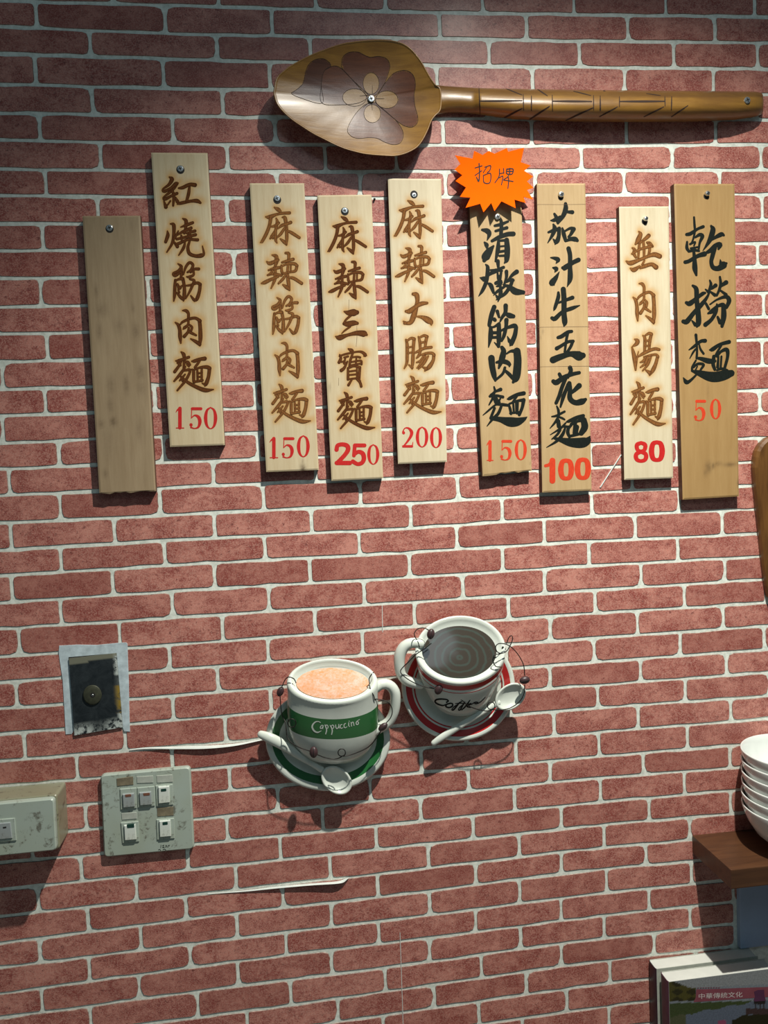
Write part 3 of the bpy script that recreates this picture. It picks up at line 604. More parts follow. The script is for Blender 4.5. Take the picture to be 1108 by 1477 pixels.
def board(name, quad, t, wood, label, halo_pts=None, stains=(), gap=0.0013, rough_end=0.0, jag=0.0):
    """quad: corners TL TR BR BL of the front face in pixels; the front is a fine grid so that burns and stains have their own shape"""
    TL, TR, BR, BL = [P(x, y, t) for x, y in quad]
    base = (BL + BR) / 2; base = Vector((base.x, -t / 2, base.z))
    root = thing(name, base, label, 'menu board', 'wooden menu boards on the wall')
    nx, nz = 34, 190
    us = np.linspace(0, 1, nx); vs = np.linspace(0, 1, nz); V = []
    A = [np.array(p) for p in (TL, TR, BR, BL)]
    r = np.random.RandomState(int(quad[0][0]))
    jj = np.interp(us, np.linspace(0, 1, 12), r.uniform(-1, 1, 12)) * jag
    for v in vs:
        for i, u in enumerate(us):
            p = (1 - v) * ((1 - u) * A[0] + u * A[1]) + v * ((1 - u) * A[3] + u * A[2])
            if v == 1.0: p = p + np.array([0, 0, jj[i]])
            e = min(u, 1 - u) * np.linalg.norm(A[1] - A[0]); ez = min(v, 1 - v) * np.linalg.norm(A[0] - A[3])
            if e < 1e-9 or ez < 1e-9: p = p + np.array([0, 0.0008, 0])
            V.append(p)
    V = np.array(V); F = []
    for j in range(nz - 1):
        for i in range(nx - 1): a = j * nx + i; F.append((a + nx, a + nx + 1, a + 1, a))
    stain = np.zeros((len(V), 4)); stain[:, 3] = 1
    if halo_pts is not None and len(halo_pts):
        H = np.array(halo_pts)                       # world x, z of the burnt strokes
        for off, rad, amp in (((0.0, 0.0), 0.0038, 0.9), ((0.0024, 0.0022), 0.0064, 0.6)):
            X = V[:, 0][:, None] - (H[:, 0] + off[0])[None]; Z = V[:, 2][:, None] - (H[:, 1] + off[1])[None]
            dd = np.sqrt((X * X + Z * Z).min(1)); stain[:, 0] = np.maximum(stain[:, 0], amp * np.exp(-(dd / rad) ** 2))
    for sx, sy, rx, ry, amp in stains:
        c = P(sx, sy, t); k = t and DC / FPX
        dd = ((V[:, 0] - c.x) / (rx * k)) ** 2 + ((V[:, 2] - c.z) / (ry * k)) ** 2
        n = r.uniform(0.6, 1.0, len(V))
        stain[:, 1] = np.maximum(stain[:, 1], amp * np.exp(-dd) * n)
    mk('front_face', V, F, wood, root, attr=('stain', stain), smooth=False)
    # edges and back
    rim = [j * nx for j in range(nz)] + [(nz - 1) * nx + i for i in range(1, nx)] + [j * nx + nx - 1 for j in range(nz - 2, -1, -1)] + [i for i in range(nx - 2, 0, -1)]
    n = len(rim); W = [tuple(V[i]) for i in rim] + [(V[i][0], -gap, V[i][2]) for i in rim]
    FF = [(i, n + i, n + (i + 1) % n, (i + 1) % n) for i in range(n)] + [tuple(n + i for i in range(n))]
    mk('board_body', W, FF, 'side', root)
    return root
def letters(root, glyphs, t, mat, name, halo=None):
    fa, fb = (1.30, 1.0) if 'burn' in mat else ((1.10, 0.6) if mat == 'ink' else (1.0, 0.0))
    for g in glyphs:
        g = [[(x, y, w * fa + fb) for x, y, w in st] for st in g]
        lay_strokes(name, g, lambda x, y, l: P(x, y, t + l), mat, root)
def halo_of(glyphs, t):
    out = []
    for g in glyphs:
        for st in g:
            for p in smooth_path(st, 1.6): q = P(p[0], p[1], t); out.append((q.x, q.z))
    return out
# 1 blank board
B1 = board('menu_board', [(118.8, 311.3), (202.2, 310.8), (224.9, 708.6), (143.3, 712.4)], 0.0145, 'grey_wood',
           'blank weathered grey-brown board without any writing, farthest left', jag=0.0012,
           stains=[(x, y, rx * 1.2, ry * 1.4, min(.8, a * .95)) for x, y, rx, ry, a in [(139, 421, 2, 7, .5), (146, 447, 8, 7, .35), (143, 478, 3, 8, .5), (196, 478, 4, 8, .5), (203, 536, 4, 9, .5), (182, 555, 3, 9, .5), (160, 556, 5, 9, .4), (159, 585, 4, 9, .4),
                   (163, 608, 4, 5, .75), (146, 612, 4, 5, .5), (152, 683, 3, 5, .5), (200, 620, 4, 12, .3), (190, 325, 2, 9, .25), (197, 318, 2, 7, .2), (172, 470, 6, 8, .3), (155, 632, 8, 20, .25), (204, 560, 5, 8, .35), (192, 445, 2, 5, .4)]])
screw(158, 328.8, 0.0145, B1, hole=0.0056)
# 2
t = 0.0145
g2 = [place(G_HONG, (180, 370, 690, 790), (180, 370, 690, 790), 215, 215), place(G_SHAO, (210, 925, 740, 1430), (210, 925, 740, 1430), 215, 215),
      place(G_JIN, B_JIN, B_JIN, 215, 370), place(G_ROU, B_ROU, B_ROU, 215, 370), place(G_MIAN, B_MIAN, (330, 65, 862, 590), 215, 500)]
B2 = board('menu_board', [(218, 219.9), (299.3, 220.4), (324.4, 641.9), (245.3, 644.6)], t, 'maple',
           'pale board with burnt characters and price 150, highest hung, beside the blank board', halo_of(g2, t))
letters(B2, g2, t, 'burn_dark', 'burnt_character')
for kd, bx in (('1s', (355, 805, 490, 1092)), ('5s', (535, 803, 705, 1098)), ('0s', (728, 803, 912, 1098))):
    letters(B2, [digit(kd, bx, 215, 500)], t, 'red', 'price_digit')
screw(260.2, 243.5, t, B2)
# 3
g3 = [place(G_MA, B_MA, (190, 358, 712, 860), 355, 260), place(G_LA, B_LA, (205, 965, 745, 1460), 355, 260), place(G_JIN, B_JIN, (343, 148, 705, 660), 355, 410),
      place(G_ROU, B_ROU, (380, 775, 715, 1245), 355, 410), place(G_MIAN, B_MIAN, (345, 220, 860, 730), 355, 530)]
B3 = board('menu_board', [(360.2, 264.1), (438.9, 264.1), (460, 677.8), (384.2, 680.9)], t, 'maple',
           'pale burnt-lettered board priced 150 with a small scorch at its foot, third from left', halo_of(g3, t),
           stains=[(437, 676, 3.8, 6.5, 1.0), (437, 668, 1.6, 7, .5)])
letters(B3, g3, t, 'burn', 'burnt_character')
for kd, bx in (('1s', (312, 930, 450, 1210)), ('5s', (472, 925, 640, 1212)), ('0s', (675, 903, 850, 1195))):
    letters(B3, [digit(kd, bx, 355, 530)], t, 'red', 'price_digit')
screw(399.8, 286.2, t, B3, off=(0, .002))
# 4
g4 = [place(G_MA, B_MA, B_MA, 450, 275), place(G_LA, B_LA, B_LA, 450, 275), place(G_SAN, (0, 0, 100, 100), (0, 0, 100, 100), 450, 430),
      place(G_BAO, (0, 0, 100, 100), (0, 0, 100, 100), 450, 430), place(G_MIAN, B_MIAN, B_MIAN, 450, 540)]
B4 = board('menu_board', [(457.8, 281.5), (536.1, 280.4), (552.9, 689.8), (478.4, 693.6)], t, 'maple',
           'pale burnt-lettered board with price 250 and a fine crack through it', halo_of(g4, t), stains=[(475.5, 559, 1.2, 6, .7), (481, 461, 3, 7, .15)])
letters(B4, g4, t, 'burn_dark', 'burnt_character')
for kd, bx in (('2b', (305, 905, 515, 1210)), ('5b', (525, 915, 720, 1220)), ('0s', (735, 930, 900, 1202))):
    letters(B4, [digit(kd, bx, 450, 540)], t, 'red', 'price_digit')
for st_ in [[(514.8, 470, .35), (515, 485, .4), (513.8, 500, .35)], [(503.5, 432, .2), (503.2, 447, .3)], [(488.8, 545, .2), (488.6, 556, .25)]]: lay_strokes('crack', [st_], lambda x, y, l: P(x, y, t + l), 'burn_dark', B4)
screw(497.4, 303.7, t, B4)
# 5
g5 = [place(G_MA, B_MA, (172, 315, 685, 820), 550, 255), place(G_LA, B_LA, (192, 920, 705, 1415), 550, 255), place(G_DA, (0, 0, 100, 100), (0, 0, 100, 100), 550, 400),
      place(G_CHANG, (0, 0, 100, 100), (0, 0, 100, 100), 550, 400), place(G_MIAN, B_MIAN, (300, 205, 800, 700), 550, 520)]
B5 = board('menu_board', [(559.7, 257.2), (636.6, 257.8), (644.9, 666.2), (574.4, 669.2)], t, 'maple_b',
           'pale burnt-lettered board with price 200, left of the orange star card', halo_of(g5, t))
letters(B5, g5, t, 'burn', 'burnt_character')
for kd, bx in (('2s', (275, 885, 435, 1165)), ('0s', (458, 880, 630, 1157)), ('0s', (648, 885, 812, 1165))):
    letters(B5, [digit(kd, bx, 550, 520)], t, 'red', 'price_digit')
screw(597.3, 281.5, t, B5, r=0.0036, hole=0.0056, off=(0, -.001))
# 6
t6 = 0.0150
g6 = [place(G_QING, (0, 0, 100, 100), (0, 0, 100, 100), 650, 210, 8.523), place(G_DUN, (0, 0, 100, 100), (0, 0, 100, 100), 670, 365), place(G_JIN2, (0, 0, 100, 100), (0, 0, 100, 100), 670, 365),
      place(G_ROU2, (0, 0, 100, 100), (0, 0, 100, 100), 670, 500), place(G_MIAN2, (0, 0, 100, 100), (0, 0, 100, 100), 670, 500)]
B6 = board('menu_board', [(677.2, 291.5), (752.2, 290.5), (767.4, 678.8), (696.5, 686.2)], t6, 'tan',
           'tan board with bold black brush characters and price 150, under the orange star card', jag=0.0016,
           stains=[(693, 560, 3, 10, .25), (760, 555, 4, 8, .18), (765.5, 668, 1, 2, .7), (745, 380, 5, 7, .1)])
letters(B6, g6, t6, 'ink', 'painted_character')
for kd, bx in (('1s', (562, 1050, 608, 1167)), ('5s', (638, 1045, 706, 1165)), ('0s', (722, 1043, 792, 1162))):
    letters(B6, [digit(kd, bx, 560, 370, 3.957)], t6, 'orange_red', 'price_digit')
screw(717.3, 313.2, t6, B6, hole=0, r=0.0045, stick=0.003)
# 7
t7 = 0.0140
g7 = [place(G_QIE, (0, 0, 100, 100), (0, 0, 100, 100), 765, 260), place(G_ZHI, (0, 0, 100, 100), (0, 0, 100, 100), 765, 260), place(G_NIU, (0, 0, 100, 100), (0, 0, 100, 100), 765, 400),
      place(G_WU5, (0, 0, 100, 100), (0, 0, 100, 100), 765, 400), place(G_HUA_TOP, (0, 0, 100, 100), (0, 0, 100, 100), 765, 400) + place(G_HUA, (0, 0, 100, 100), (0, 0, 100, 100), 765, 540),
      place(G_MIAN3, (0, 0, 100, 100), (0, 0, 100, 100), 765, 540)]
B7 = board('menu_board', [(774.7, 264.5), (844.6, 264.3), (853.8, 707.4), (782.6, 710.5)], t7, 'tan',
           'tan board with six black brush characters and bold price 100', stains=[(783, 478, 2, 5, .4), (779.5, 487, 1.5, 3, .5), (843.7, 268, 0.8, 4, .8)])
letters(B7, g7, t7, 'ink', 'painted_character')
for kd, bx in (('1b', (190, 1140, 325, 1425)), ('0b', (380, 1115, 575, 1417)), ('0b', (600, 1102, 800, 1410))):
    letters(B7, [digit(kd, bx, 765, 540)], t7, 'orange_red', 'price_digit')
for st_ in [[(774, 294.8, .3), (810, 295, .3), (845, 294.6, .3)], [(776, 472, .25), (815, 471.5, .25), (849, 471, .2)], [(778, 529, .25), (815, 528.5, .3), (850, 528, .2)]]: lay_strokes('pencil_line', [st_], lambda x, y, l: P(x, y, t7 + l), 'side', B7)
screw(809, 281, t7, B7, hole=0.0044, r=0.0045, stick=0.004, off=(0, .004))
# 8
t8 = 0.0130
g8 = [place(G_WU, (0, 0, 100, 100), (0, 0, 100, 100), 875, 290), place(G_ROU, B_ROU, (350, 1090, 655, 1630), 875, 290), place(G_TANG, (0, 0, 100, 100), (0, 0, 100, 100), 875, 440),
      place(G_MIAN, B_MIAN, (315, 95, 785, 675), 875, 540)]
B8 = board('menu_board', [(893.4, 297.8), (964.9, 297.4), (971.4, 689.5), (901, 692.2)], t8, 'maple_b',
           'cream board with four burnt characters and price 80', halo_of(g8, t8))
letters(B8, g8, t8, 'burn', 'burnt_character')
for kd, bx in (('8b', (365, 885, 555, 1180)), ('0b', (572, 873, 770, 1170))):
    letters(B8, [digit(kd, bx, 875, 540)], t8, 'red', 'price_digit')
screw(930, 316.5, t8, B8, r=0.0036, hole=0.0050, stick=0.006, off=(0, .003))
# 9
t9 = 0.0140
g9 = [place(G_GAN, (0, 0, 100, 100), (0, 0, 100, 100), 965, 260), place(G_LAO, (0, 0, 100, 100), (0, 0, 100, 100), 965, 390), place(G_MIAN4, (0, 0, 100, 100), (0, 0, 100, 100), 965, 460)]
B9 = board('menu_board', [(972.6, 264.9), (1060, 264.9), (1066.3, 715.9), (985.2, 720.8)], t9, 'tan_b',
           'amber-brown board with three black brush characters and price 50, farthest right',
           stains=[(1029, 672, 2.4, 4, 1.0), (1022, 674, 5, 8, .7), (1036, 669, 8, 3.4, .45), (1053, 670, 11, 3.2, .65), (1018, 682, 3, 6, .45), (1062, 650, .7, 10, .5), (1066, 696, 2.2, 6, 1.0), (1021, 562, 1.5, 12, .28)])
letters(B9, g9, t9, 'ink', 'painted_character')
for kd, bx in (('5s', (333, 1073, 490, 1362)), ('0s', (548, 1062, 697, 1335))):
    letters(B9, [digit(kd, bx, 965, 460)], t9, 'orange_red', 'price_digit')
screw(1019, 280, t9, B9, r=0.0040, hole=0.0048, stick=0.005, off=(0, .003))

# ---------------------------------------------------------------- orange star card
star = [(55, 120), (270, 160), (290, 65), (395, 115), (470, 65), (540, 100), (690, 30), (710, 75), (905, 25), (865, 205), (985, 245), (905, 310), (1015, 380), (940, 440), (1020, 520),
        (940, 545), (1015, 665), (895, 630), (925, 705), (785, 665), (800, 770), (625, 685), (540, 805), (500, 705), (405, 820), (365, 715), (185, 765), (245, 640), (115, 630), (190, 515), (60, 435), (145, 365), (50, 295), (120, 225)]
def card_d(py): return 0.0165 + 0.0155 * max(0.0, (py - 212) / 94.0) ** 1.8
star_px = [(650 + x / 8.523, 210 + y / 8.523) for x, y in star]
cen = (712, 255)
bm_V = []; rr = resample(star_px, 3.0); levels = (1.0, 0.8, 0.6, 0.4, 0.2)
for f in levels:
    for x, y in rr:
        xx, yy = cen[0] + (x - cen[0]) * f, cen[1] + (y - cen[1]) * f
        bm_V.append(P(xx, yy, card_d(yy)))
bm_V.append(P(*cen, card_d(cen[1]))); n = len(rr); FS = []
for l in range(4):
    for i in range(n): j = (i + 1) % n; FS.append((l * n + i, l * n + j, (l + 1) * n + j, (l + 1) * n + i))
for i in range(n): FS.append((4 * n + i, 4 * n + (i + 1) % n, 5 * n))
card_m = m_plain('fluorescent_orange_card', (0.93, 0.115, 0.001), 0.85, spec=0.04, var=0.03); M['card'] = card_m
card = mk('star_card', bm_V, FS, 'card'); sm = card.modifiers.new('card_thickness', 'SOLIDIFY'); sm.thickness = 0.0004; sm.offset = 0
props(card, 'orange starburst card with two handwritten characters, taped over the board beneath it', 'sign')
def caster(objs, lift0=0.0):
    trees = [bvh_of(o) for o in objs]
    def f(x, y, l):
        o, d = ray(x, y); best = None
        for tr in trees:
            h = tr.ray_cast(o, d)
            if h[0] is not None and (best is None or h[3] < best[3]): best = h
        if best is None: return None
        nn = best[1] if best[1].dot(d) < 0 else -best[1]
        return best[0] + nn * (l + lift0)
    return f
cc_ = caster([card], 0.0004)
for g_ in (G_ZHAO, G_PAI): lay_strokes('handwritten_character', [[(x, y, w * 1.45) for x, y, w in st] for st in place(g_, (0, 0, 100, 100), (0, 0, 100, 100), 650, 210, 8.523)], cc_, 'ink', card, step=0.8)
# ---------------------------------------------------------------- the big carved wooden spoon
def pip(x, y, poly):
    c = False; j = len(poly) - 1
    for i in range(len(poly)):
        xi, yi = poly[i]; xj, yj = poly[j]
        if (yi > y) != (yj > y) and x < (xj - xi) * (y - yi) / (yj - yi) + xi: c = not c
        j = i
    return c
def S1(x, y): return (380 + x / 3.957, 40 + y / 3.957)
outline = [S1(*p) for p in [(55, 370), (72, 290), (115, 245), (160, 212), (280, 150), (430, 95), (520, 78), (600, 70), (680, 68), (745, 74), (795, 88), (835, 112), (870, 148), (902, 190), (928, 235), (952, 278), (985, 325),
           (1010, 345), (1018, 400), (1012, 470), (985, 500), (962, 530), (940, 585), (912, 640), (882, 680), (850, 702), (810, 720), (765, 731), (720, 733), (600, 724), (540, 713), (470, 694), (410, 670), (350, 640), (285, 607), (220, 566), (160, 525), (110, 480), (72, 430)]]
sp_wood = NT('varnished_spoon_wood', 0.38, 0, 0.5)
v = sp_wood.coord((0.7, 1, 5)); g = sp_wood.noise(v, 24, 5, 0.65, 0.6); v2 = sp_wood.coord((1, 1, 1)); g2 = sp_wood.noise(v2, 9, 4, 0.6)
gr = sp_wood.ramp(g, [(0.35, 0.0), (0.7, 1.0)])
base = sp_wood.mix(gr, (0.315, 0.160, 0.026), (0.205, 0.095, 0.015)); base = sp_wood.mix(sp_wood.ramp(g2, [(0.45, 0), (0.7, 0.5)]), base, (0.145, 0.066, 0.018))
at = sp_wood.attr('inlay')
base = sp_wood.mix(at[0], base, sp_wood.mix(gr, (0.145, 0.050, 0.022), (0.080, 0.026, 0.013)))
base = sp_wood.mix(at[1], base, sp_wood.mix(gr, (0.370, 0.215, 0.075), (0.26, 0.14, 0.05)))
base = sp_wood.mix(at[2], base, (0.050, 0.018, 0.010))
sp_wood.color(base); sp_wood.bump(sp_wood.mix(0.5, g, sp_wood.noise(v2, 45, 3)), 0.35, 0.0012)
sp_wood.b.inputs['Coat Weight'].default_value = 0.55; sp_wood.b.inputs['Coat Roughness'].default_value = 0.25
M['spoon_wood'] = sp_wood.m
M['groove'] = m_plain('carved_groove', (0.030, 0.012, 0.006), 0.8)
pet_dark = [[(600, 385), (460, 245), (448, 200), (455, 165), (490, 140), (540, 138), (575, 155), (610, 168), (660, 163), (705, 178), (722, 215), (715, 255), (690, 320), (640, 385)],
            [(650, 385), (700, 310), (745, 260), (800, 243), (840, 255), (862, 285), (868, 330), (860, 390), (866, 450), (882, 510), (878, 545), (850, 567), (815, 563), (780, 545), (700, 480), (640, 425)],
            [(600, 400), (520, 310), (475, 260), (445, 232), (415, 218), (385, 222), (345, 250), (330, 330), (335, 430), (450, 440), (540, 430)],
            [(640, 428), (720, 495), (770, 545), (797, 595), (795, 635), (775, 662), (735, 667), (690, 652), (650, 632), (600, 628), (540, 632), (500, 618), (480, 580), (520, 500), (580, 440)]]
pet_darkest = [(385, 222), (378, 200), (340, 176), (290, 184), (255, 215), (240, 260), (225, 320), (180, 360), (160, 375), (210, 400), (335, 430), (330, 330), (345, 250)]
def in_ell(x, y, cx, cy, rx, ry): return ((x - cx) / rx) ** 2 + ((y - cy) / ry) ** 2 < 1
pet_light = [(520, 398, 68, 50), (615, 318, 46, 62), (705, 410, 64, 50), (622, 490, 48, 52)]
so = [tuple(r) for r in smooth_path([(*p, 0) for p in outline] + [(*outline[0], 0)], 2.2)][:-1]; so = [(a[0], a[1]) for a in so]
cx0, cy0 = 528.0, 143.0; RIM = 0.040
V = []; F = []; C = []; NR = 88; n = len(so)
lev = [(1.0, RIM - 0.0035), (1.0, RIM - 0.0008), (0.993, RIM)] + [(0.978 * (1 - i / NR), None) for i in range(NR)]
for f, d in lev:
    for (x, y) in so:
        px, py = cx0 + (x - cx0) * f, cy0 + (y - cy0) * f
        if d is None:
            s = f / 0.978; dd = 0.0205 + (RIM - 0.0015 - 0.0205) * (s ** 2.1)
        else: dd = d
        V.append(P(px, py, dd)); zx, zy = (px - 380) * 3.957, (py - 40) * 3.957
        a = [0, 0, 0, 1]
        if any(in_ell(zx, zy, *e) for e in pet_light): a[1] = 1
        elif pip(zx, zy, pet_darkest): a[0] = 1; a[2] = 0.45
        elif any(pip(zx, zy, p) for p in pet_dark): a[0] = 1
        C.append(a)
m = len(lev)
for l in range(m - 1):
    for i in range(n): j = (i + 1) % n; F.append((l * n + i, l * n + j, (l + 1) * n + j, (l + 1) * n + i))
F.append(tuple(range((m - 1) * n, m * n)))
b0 = len(V)     # hull behind
for f, d in ((0.99, 0.030), (0.94, 0.020), (0.80, 0.009), (0.55, 0.0025), (0.3, 0.0018)):
    for (x, y) in so: V.append(P(cx0 + (x - cx0) * f, cy0 + (y - cy0) * f, d)); C.append([0, 0, 0, 1])
for i in range(n): j = (i + 1) % n; F.append((b0 + i, b0 + j, j, i))
for l in range(4):
    for i in range(n): j = (i + 1) % n; F.append((b0 + (l + 1) * n + i, b0 + (l + 1) * n + j, b0 + l * n + j, b0 + l * n + i))
F.append(tuple(reversed(range(b0 + 4 * n, b0 + 5 * n))))
spoon = thing('wooden_spoon', P(700, 150, 0.02), 'giant carved wooden spoon with inlaid flower in its bowl, hung across the top', 'spoon')
bowl = mk('bowl', V, F, 'spoon_wood', spoon, smooth=True, attr=('inlay', C))
# handle
hx = [618, 630, 645, 662, 684, 692, 740, 800, 860, 930, 1000, 1060, 1090, 1100]
ht = [124, 122.5, 124, 125, 126.5, 126.8, 128, 129, 129.8, 130.5, 131, 131.6, 132, 134]
hb = [170, 166, 162.5, 162.5, 164.5, 165.5, 172, 175, 176, 176, 175.5, 173, 168.5, 165]
hd = [.018, .019, .020, .021, .023, .028, .036, .040, .042, .042, .041, .036, .030, .024]
PROF = [(0.0, .45), (0.015, .62), (0.07, .76), (0.17, .87), (0.25, .93), (0.34, .975), (0.45, 1.0), (0.56, .985), (0.66, .93), (0.76, .83), (0.86, .69), (0.94, .52), (0.985, .40), (1.0, .28),
        (0.97, .12), (0.85, .03), (0.6, 0.0), (0.4, 0.0), (0.15, .03), (0.03, .15), (0.0, .30)]
V = []; F = []; CH = []; NA = len(PROF); xs = np.concatenate([np.linspace(618, 1098, 150), [1100, 1101, 1101.5]])
for x in xs:
    t_, b_, d_ = np.interp(x, hx, ht), np.interp(x, hx, hb), np.interp(x, hx, hd)
    k = 1.0 if x < 1098.5 else (0.9 if x < 1100.5 else (0.75 if x < 1101.2 else 0.4))
    mid, half = (t_ + b_) / 2, (b_ - t_) / 2 * k
    for a in range(NA):
        sfr, dfr_ = PROF[a]
        V.append(P(x, mid + (sfr - 0.5) * 2 * half, 0.0006 + (d_ - 0.0006) * (dfr_ if k == 1.0 else 0.5 + (dfr_ - 0.5) * k)))
        CH.append([0, 0, 0.42 if (0 <= a <= 3) else 0.0, 1])
for i in range(len(xs) - 1):
    for a in range(NA): a2 = (a + 1) % NA; F.append((i * NA + a, (i + 1) * NA + a, (i + 1) * NA + a2, i * NA + a2))
F.append(tuple(range(NA))); F.append(tuple(reversed(range((len(xs) - 1) * NA, len(xs) * NA))))
C = CH
handle = mk('handle', V, F, 'spoon_wood', spoon, smooth=True, attr=('inlay', C))
hc = caster([handle], 0.0002)
T2 = lambda x, y: (620 + x / 4.432, 100 + y / 4.432); T3 = lambda x, y: (858 + x / 4.432, 100 + y / 4.432)
gr_l = []
for T, segs in ((T2, [(315, 122, 322, 285, 5), (322, 203, 590, 201, 9), (598, 160, 600, 262, 5), (650, 170, 650, 265, 6), (783, 165, 785, 268, 5), (785, 204, 1035, 206, 10), (1047, 168, 1048, 262, 5), (1090, 170, 1088, 262, 5), (590, 250, 445, 326, 9),
                      (765, 237, 630, 325, 9), (1042, 246, 870, 326, 8), (485, 122, 590, 165, 5), (690, 128, 752, 170, 6), (920, 140, 1030, 168, 5)]),
                (T3, [(35, 170, 38, 265, 5), (158, 175, 158, 240, 5), (160, 206, 445, 205, 10), (448, 175, 450, 235, 5), (492, 175, 490, 262, 6), (145, 240, 30, 303, 7), (440, 240, 315, 303, 7), (595, 232, 490, 303, 7), (330, 155, 420, 168, 4)])):
    for x0, y0, x1, y1, w in segs:
        a = T(x0, y0); b = T(x1, y1); w *= 1.35 / 4.432
        gr_l.append([(*a, w * .6), ((a[0] + b[0]) / 2, (a[1] + b[1]) / 2, w), (*b, w * .6)])
for st in gr_l: lay_strokes('carved_groove', [st], hc, 'groove', handle, z0=0, step=2.0)
bc = caster([bowl], 0.0003)
lines_ = []
for poly in pet_dark + [pet_darkest]:
    lines_.append([(*S1(*p), 0.55) for p in poly + [poly[0]]])
for e in pet_light: lines_.append([(*S1(e[0] + e[2] * math.cos(a), e[1] + e[3] * math.sin(a)), 0.5) for a in np.linspace(0, 2 * math.pi, 17)])
for a, b in (((600, 385), (550, 390)), ((622, 375), (622, 330)), ((645, 405), (690, 405)), ((610, 420), (570, 455)), ((618, 430), (622, 470))): lines_.append([(*S1(*a), .7), (*S1(*b), .3)])
for st in lines_: lay_strokes('inlay_line', [st], bc, 'groove', bowl, z0=0, step=2.0)
def screw_on(px, py, tr, parent):
    p = tr(px, py, 0); d = -p.y; return screw(px, py, d + 0.0006, parent, r=0.0050, hole=0, stick=0.0022)
screw_on(535.5, 143, bc, spoon); screw_on(1077.5, 145, hc, spoon)
kn = hc(872, 131.5, 0)
if kn: tube('knot', [(kn.x - .003, kn.y + .003, kn.z - .003, .002), (kn.x, kn.y + .002, kn.z - .001, .003), (kn.x + .003, kn.y + .003, kn.z - .002, .0018)], 'groove', handle)

# ---------------------------------------------------------------- the two ceramic cup plaques
def bean_at(x, y, d, parent, ang=90, L=9.0, W=5.5):
    a = math.radians(ang); c = P(x, y, d); k = (DC - d) / FPX; V = []; F = []; nu, nv = 14, 9
    for i in range(nv + 1):
        th = math.pi * i / nv
        for j in range(nu):
            ph = 2 * math.pi * j / nu; l = math.cos(th) * L * k; w = math.sin(th) * math.cos(ph) * W * k; e = math.sin(th) * math.sin(ph) * W * 0.8 * k
            V.append((c.x + l * math.cos(a) - w * math.sin(a), c.y - e, c.z + l * math.sin(a) + w * math.cos(a)))
    for i in range(nv):
        for j in range(nu): j2 = (j + 1) % nu; F.append((i * nu + j, i * nu + j2, (i + 1) * nu + j2, (i + 1) * nu + j))
    b = mk('coffee_bean', V, F, 'bean', parent, smooth=True)
    s = [(c.x + l * math.cos(a) * k, c.y - math.sqrt(max(0, 1 - (l / L) ** 2)) * W * 0.8 * k - 0.0001, c.z + l * math.sin(a) * k, .00045) for l in np.linspace(-L * .85, L * .85, 6)]
    tube('bean_crease', s, 'dark', b, n=5)
    return b
def wire(pts, parent, r=0.00078, name='wire'):
    return tube(name, [(*P(x, y, d), r) for x, y, d in pts], 'wire', parent, n=6, step=0.003)
def loop(cx, cy, rr, d, a0=90):
    return [(cx + rr * math.cos(math.radians(a0 + a)), cy + rr * math.sin(math.radians(a0 + a)), d + 0.0006 * a / 360) for a in range(0, 361, 30)]

# cappuccino
cap = thing('cup_ornament', P(478, 1130, 0.0), 'ceramic wall cup of foamy cappuccino with green bands on a green-ringed saucer', 'wall ornament', 'ceramic coffee cup plaques')
sau = rings('saucer', [ell(473, 1066, 66, 55, .0015, 0), ell(473, 1066, 84, 70, .010, 0), ell(473, 1066, 89.3, 74.6, .0165, 0), ell(473, 1066, 90, 75, .0195, 0), ell(473, 1066, 87.5, 72.5, .0218, 0), ell(473, 1066, 81, 65.5, .0200, 0),
     ell(473, 1066, 70.5, 53.5, .0155, 0), ell(473, 1066, 58, 42, .0120, 0), ell(473, 1066, 30, 22, .0110, 0)], ['white_ceramic', 'green_glaze'], cap, mi=[0, 0, 0, 0, 0, 1, 0, 0])
cup = rings('cup_body', [ell(482, 1088, 36, 14, .016, .010), ell(482, 1082, 47, 20, .022, .013), ell(481.5, 1070, 57, 24.5, .028, .016), ell(481, 1058, 62.5, 21, .033, .018), ell(480.5, 1045.5, 65, 21, .037, .019), ell(480, 1028, 65.6, 22.5, .040, .020),
     ell(480, 1012.5, 65.5, 25, .043, .020), ell(480, 1001, 65, 28, .045, .020), ell(479.8, 992, 65.6, 29.5, .047, .0205), ell(479.6, 985.5, 66, 32.5, .048, .021), ell(479.6, 983, 64.8, 33, .0495, .021), ell(479.6, 982, 61, 30.4, .0500, .0205),
     ell(479.6, 982, 57.6, 27.6, .0485, .019), ell(479.6, 985, 54, 23.5, .043, .017)], ['white_ceramic', 'green_glaze'], cap, mi=[0, 0, 0, 0, 1, 1, 0, 0, 0, 0, 0, 0, 0], close_end=True)
foam = NT('cappuccino_foam', 0.55, 0, 0.25); v = foam.coord((1, 1, 1.6)); f1 = foam.noise(v, 45, 5, 0.75, 0.8); f2 = foam.noise(v, 260, 3, 0.8)
c = foam.mix(foam.ramp(foam.mix(0.45, f1, f2), [(0.40, 0.0), (0.60, 1.0)]), (0.60, 0.255, 0.095), (0.64, 0.44, 0.35)); foam.color(c); foam.bump(f2, 0.2, 0.0005); M['foam'] = foam.m
props(rings('coffee_surface', [ell(479.8, 985.6, 52.5, 22.4, .0444, .017), ell(479.8, 985.2, 40, 17, .0462, .013), ell(479.8, 985, 20, 8.5, .0470, .006), ell(479.8, 985, 4, 2, .0471, .001)], 'foam', cap, close_start=False), 'frothy orange-brown milk foam')
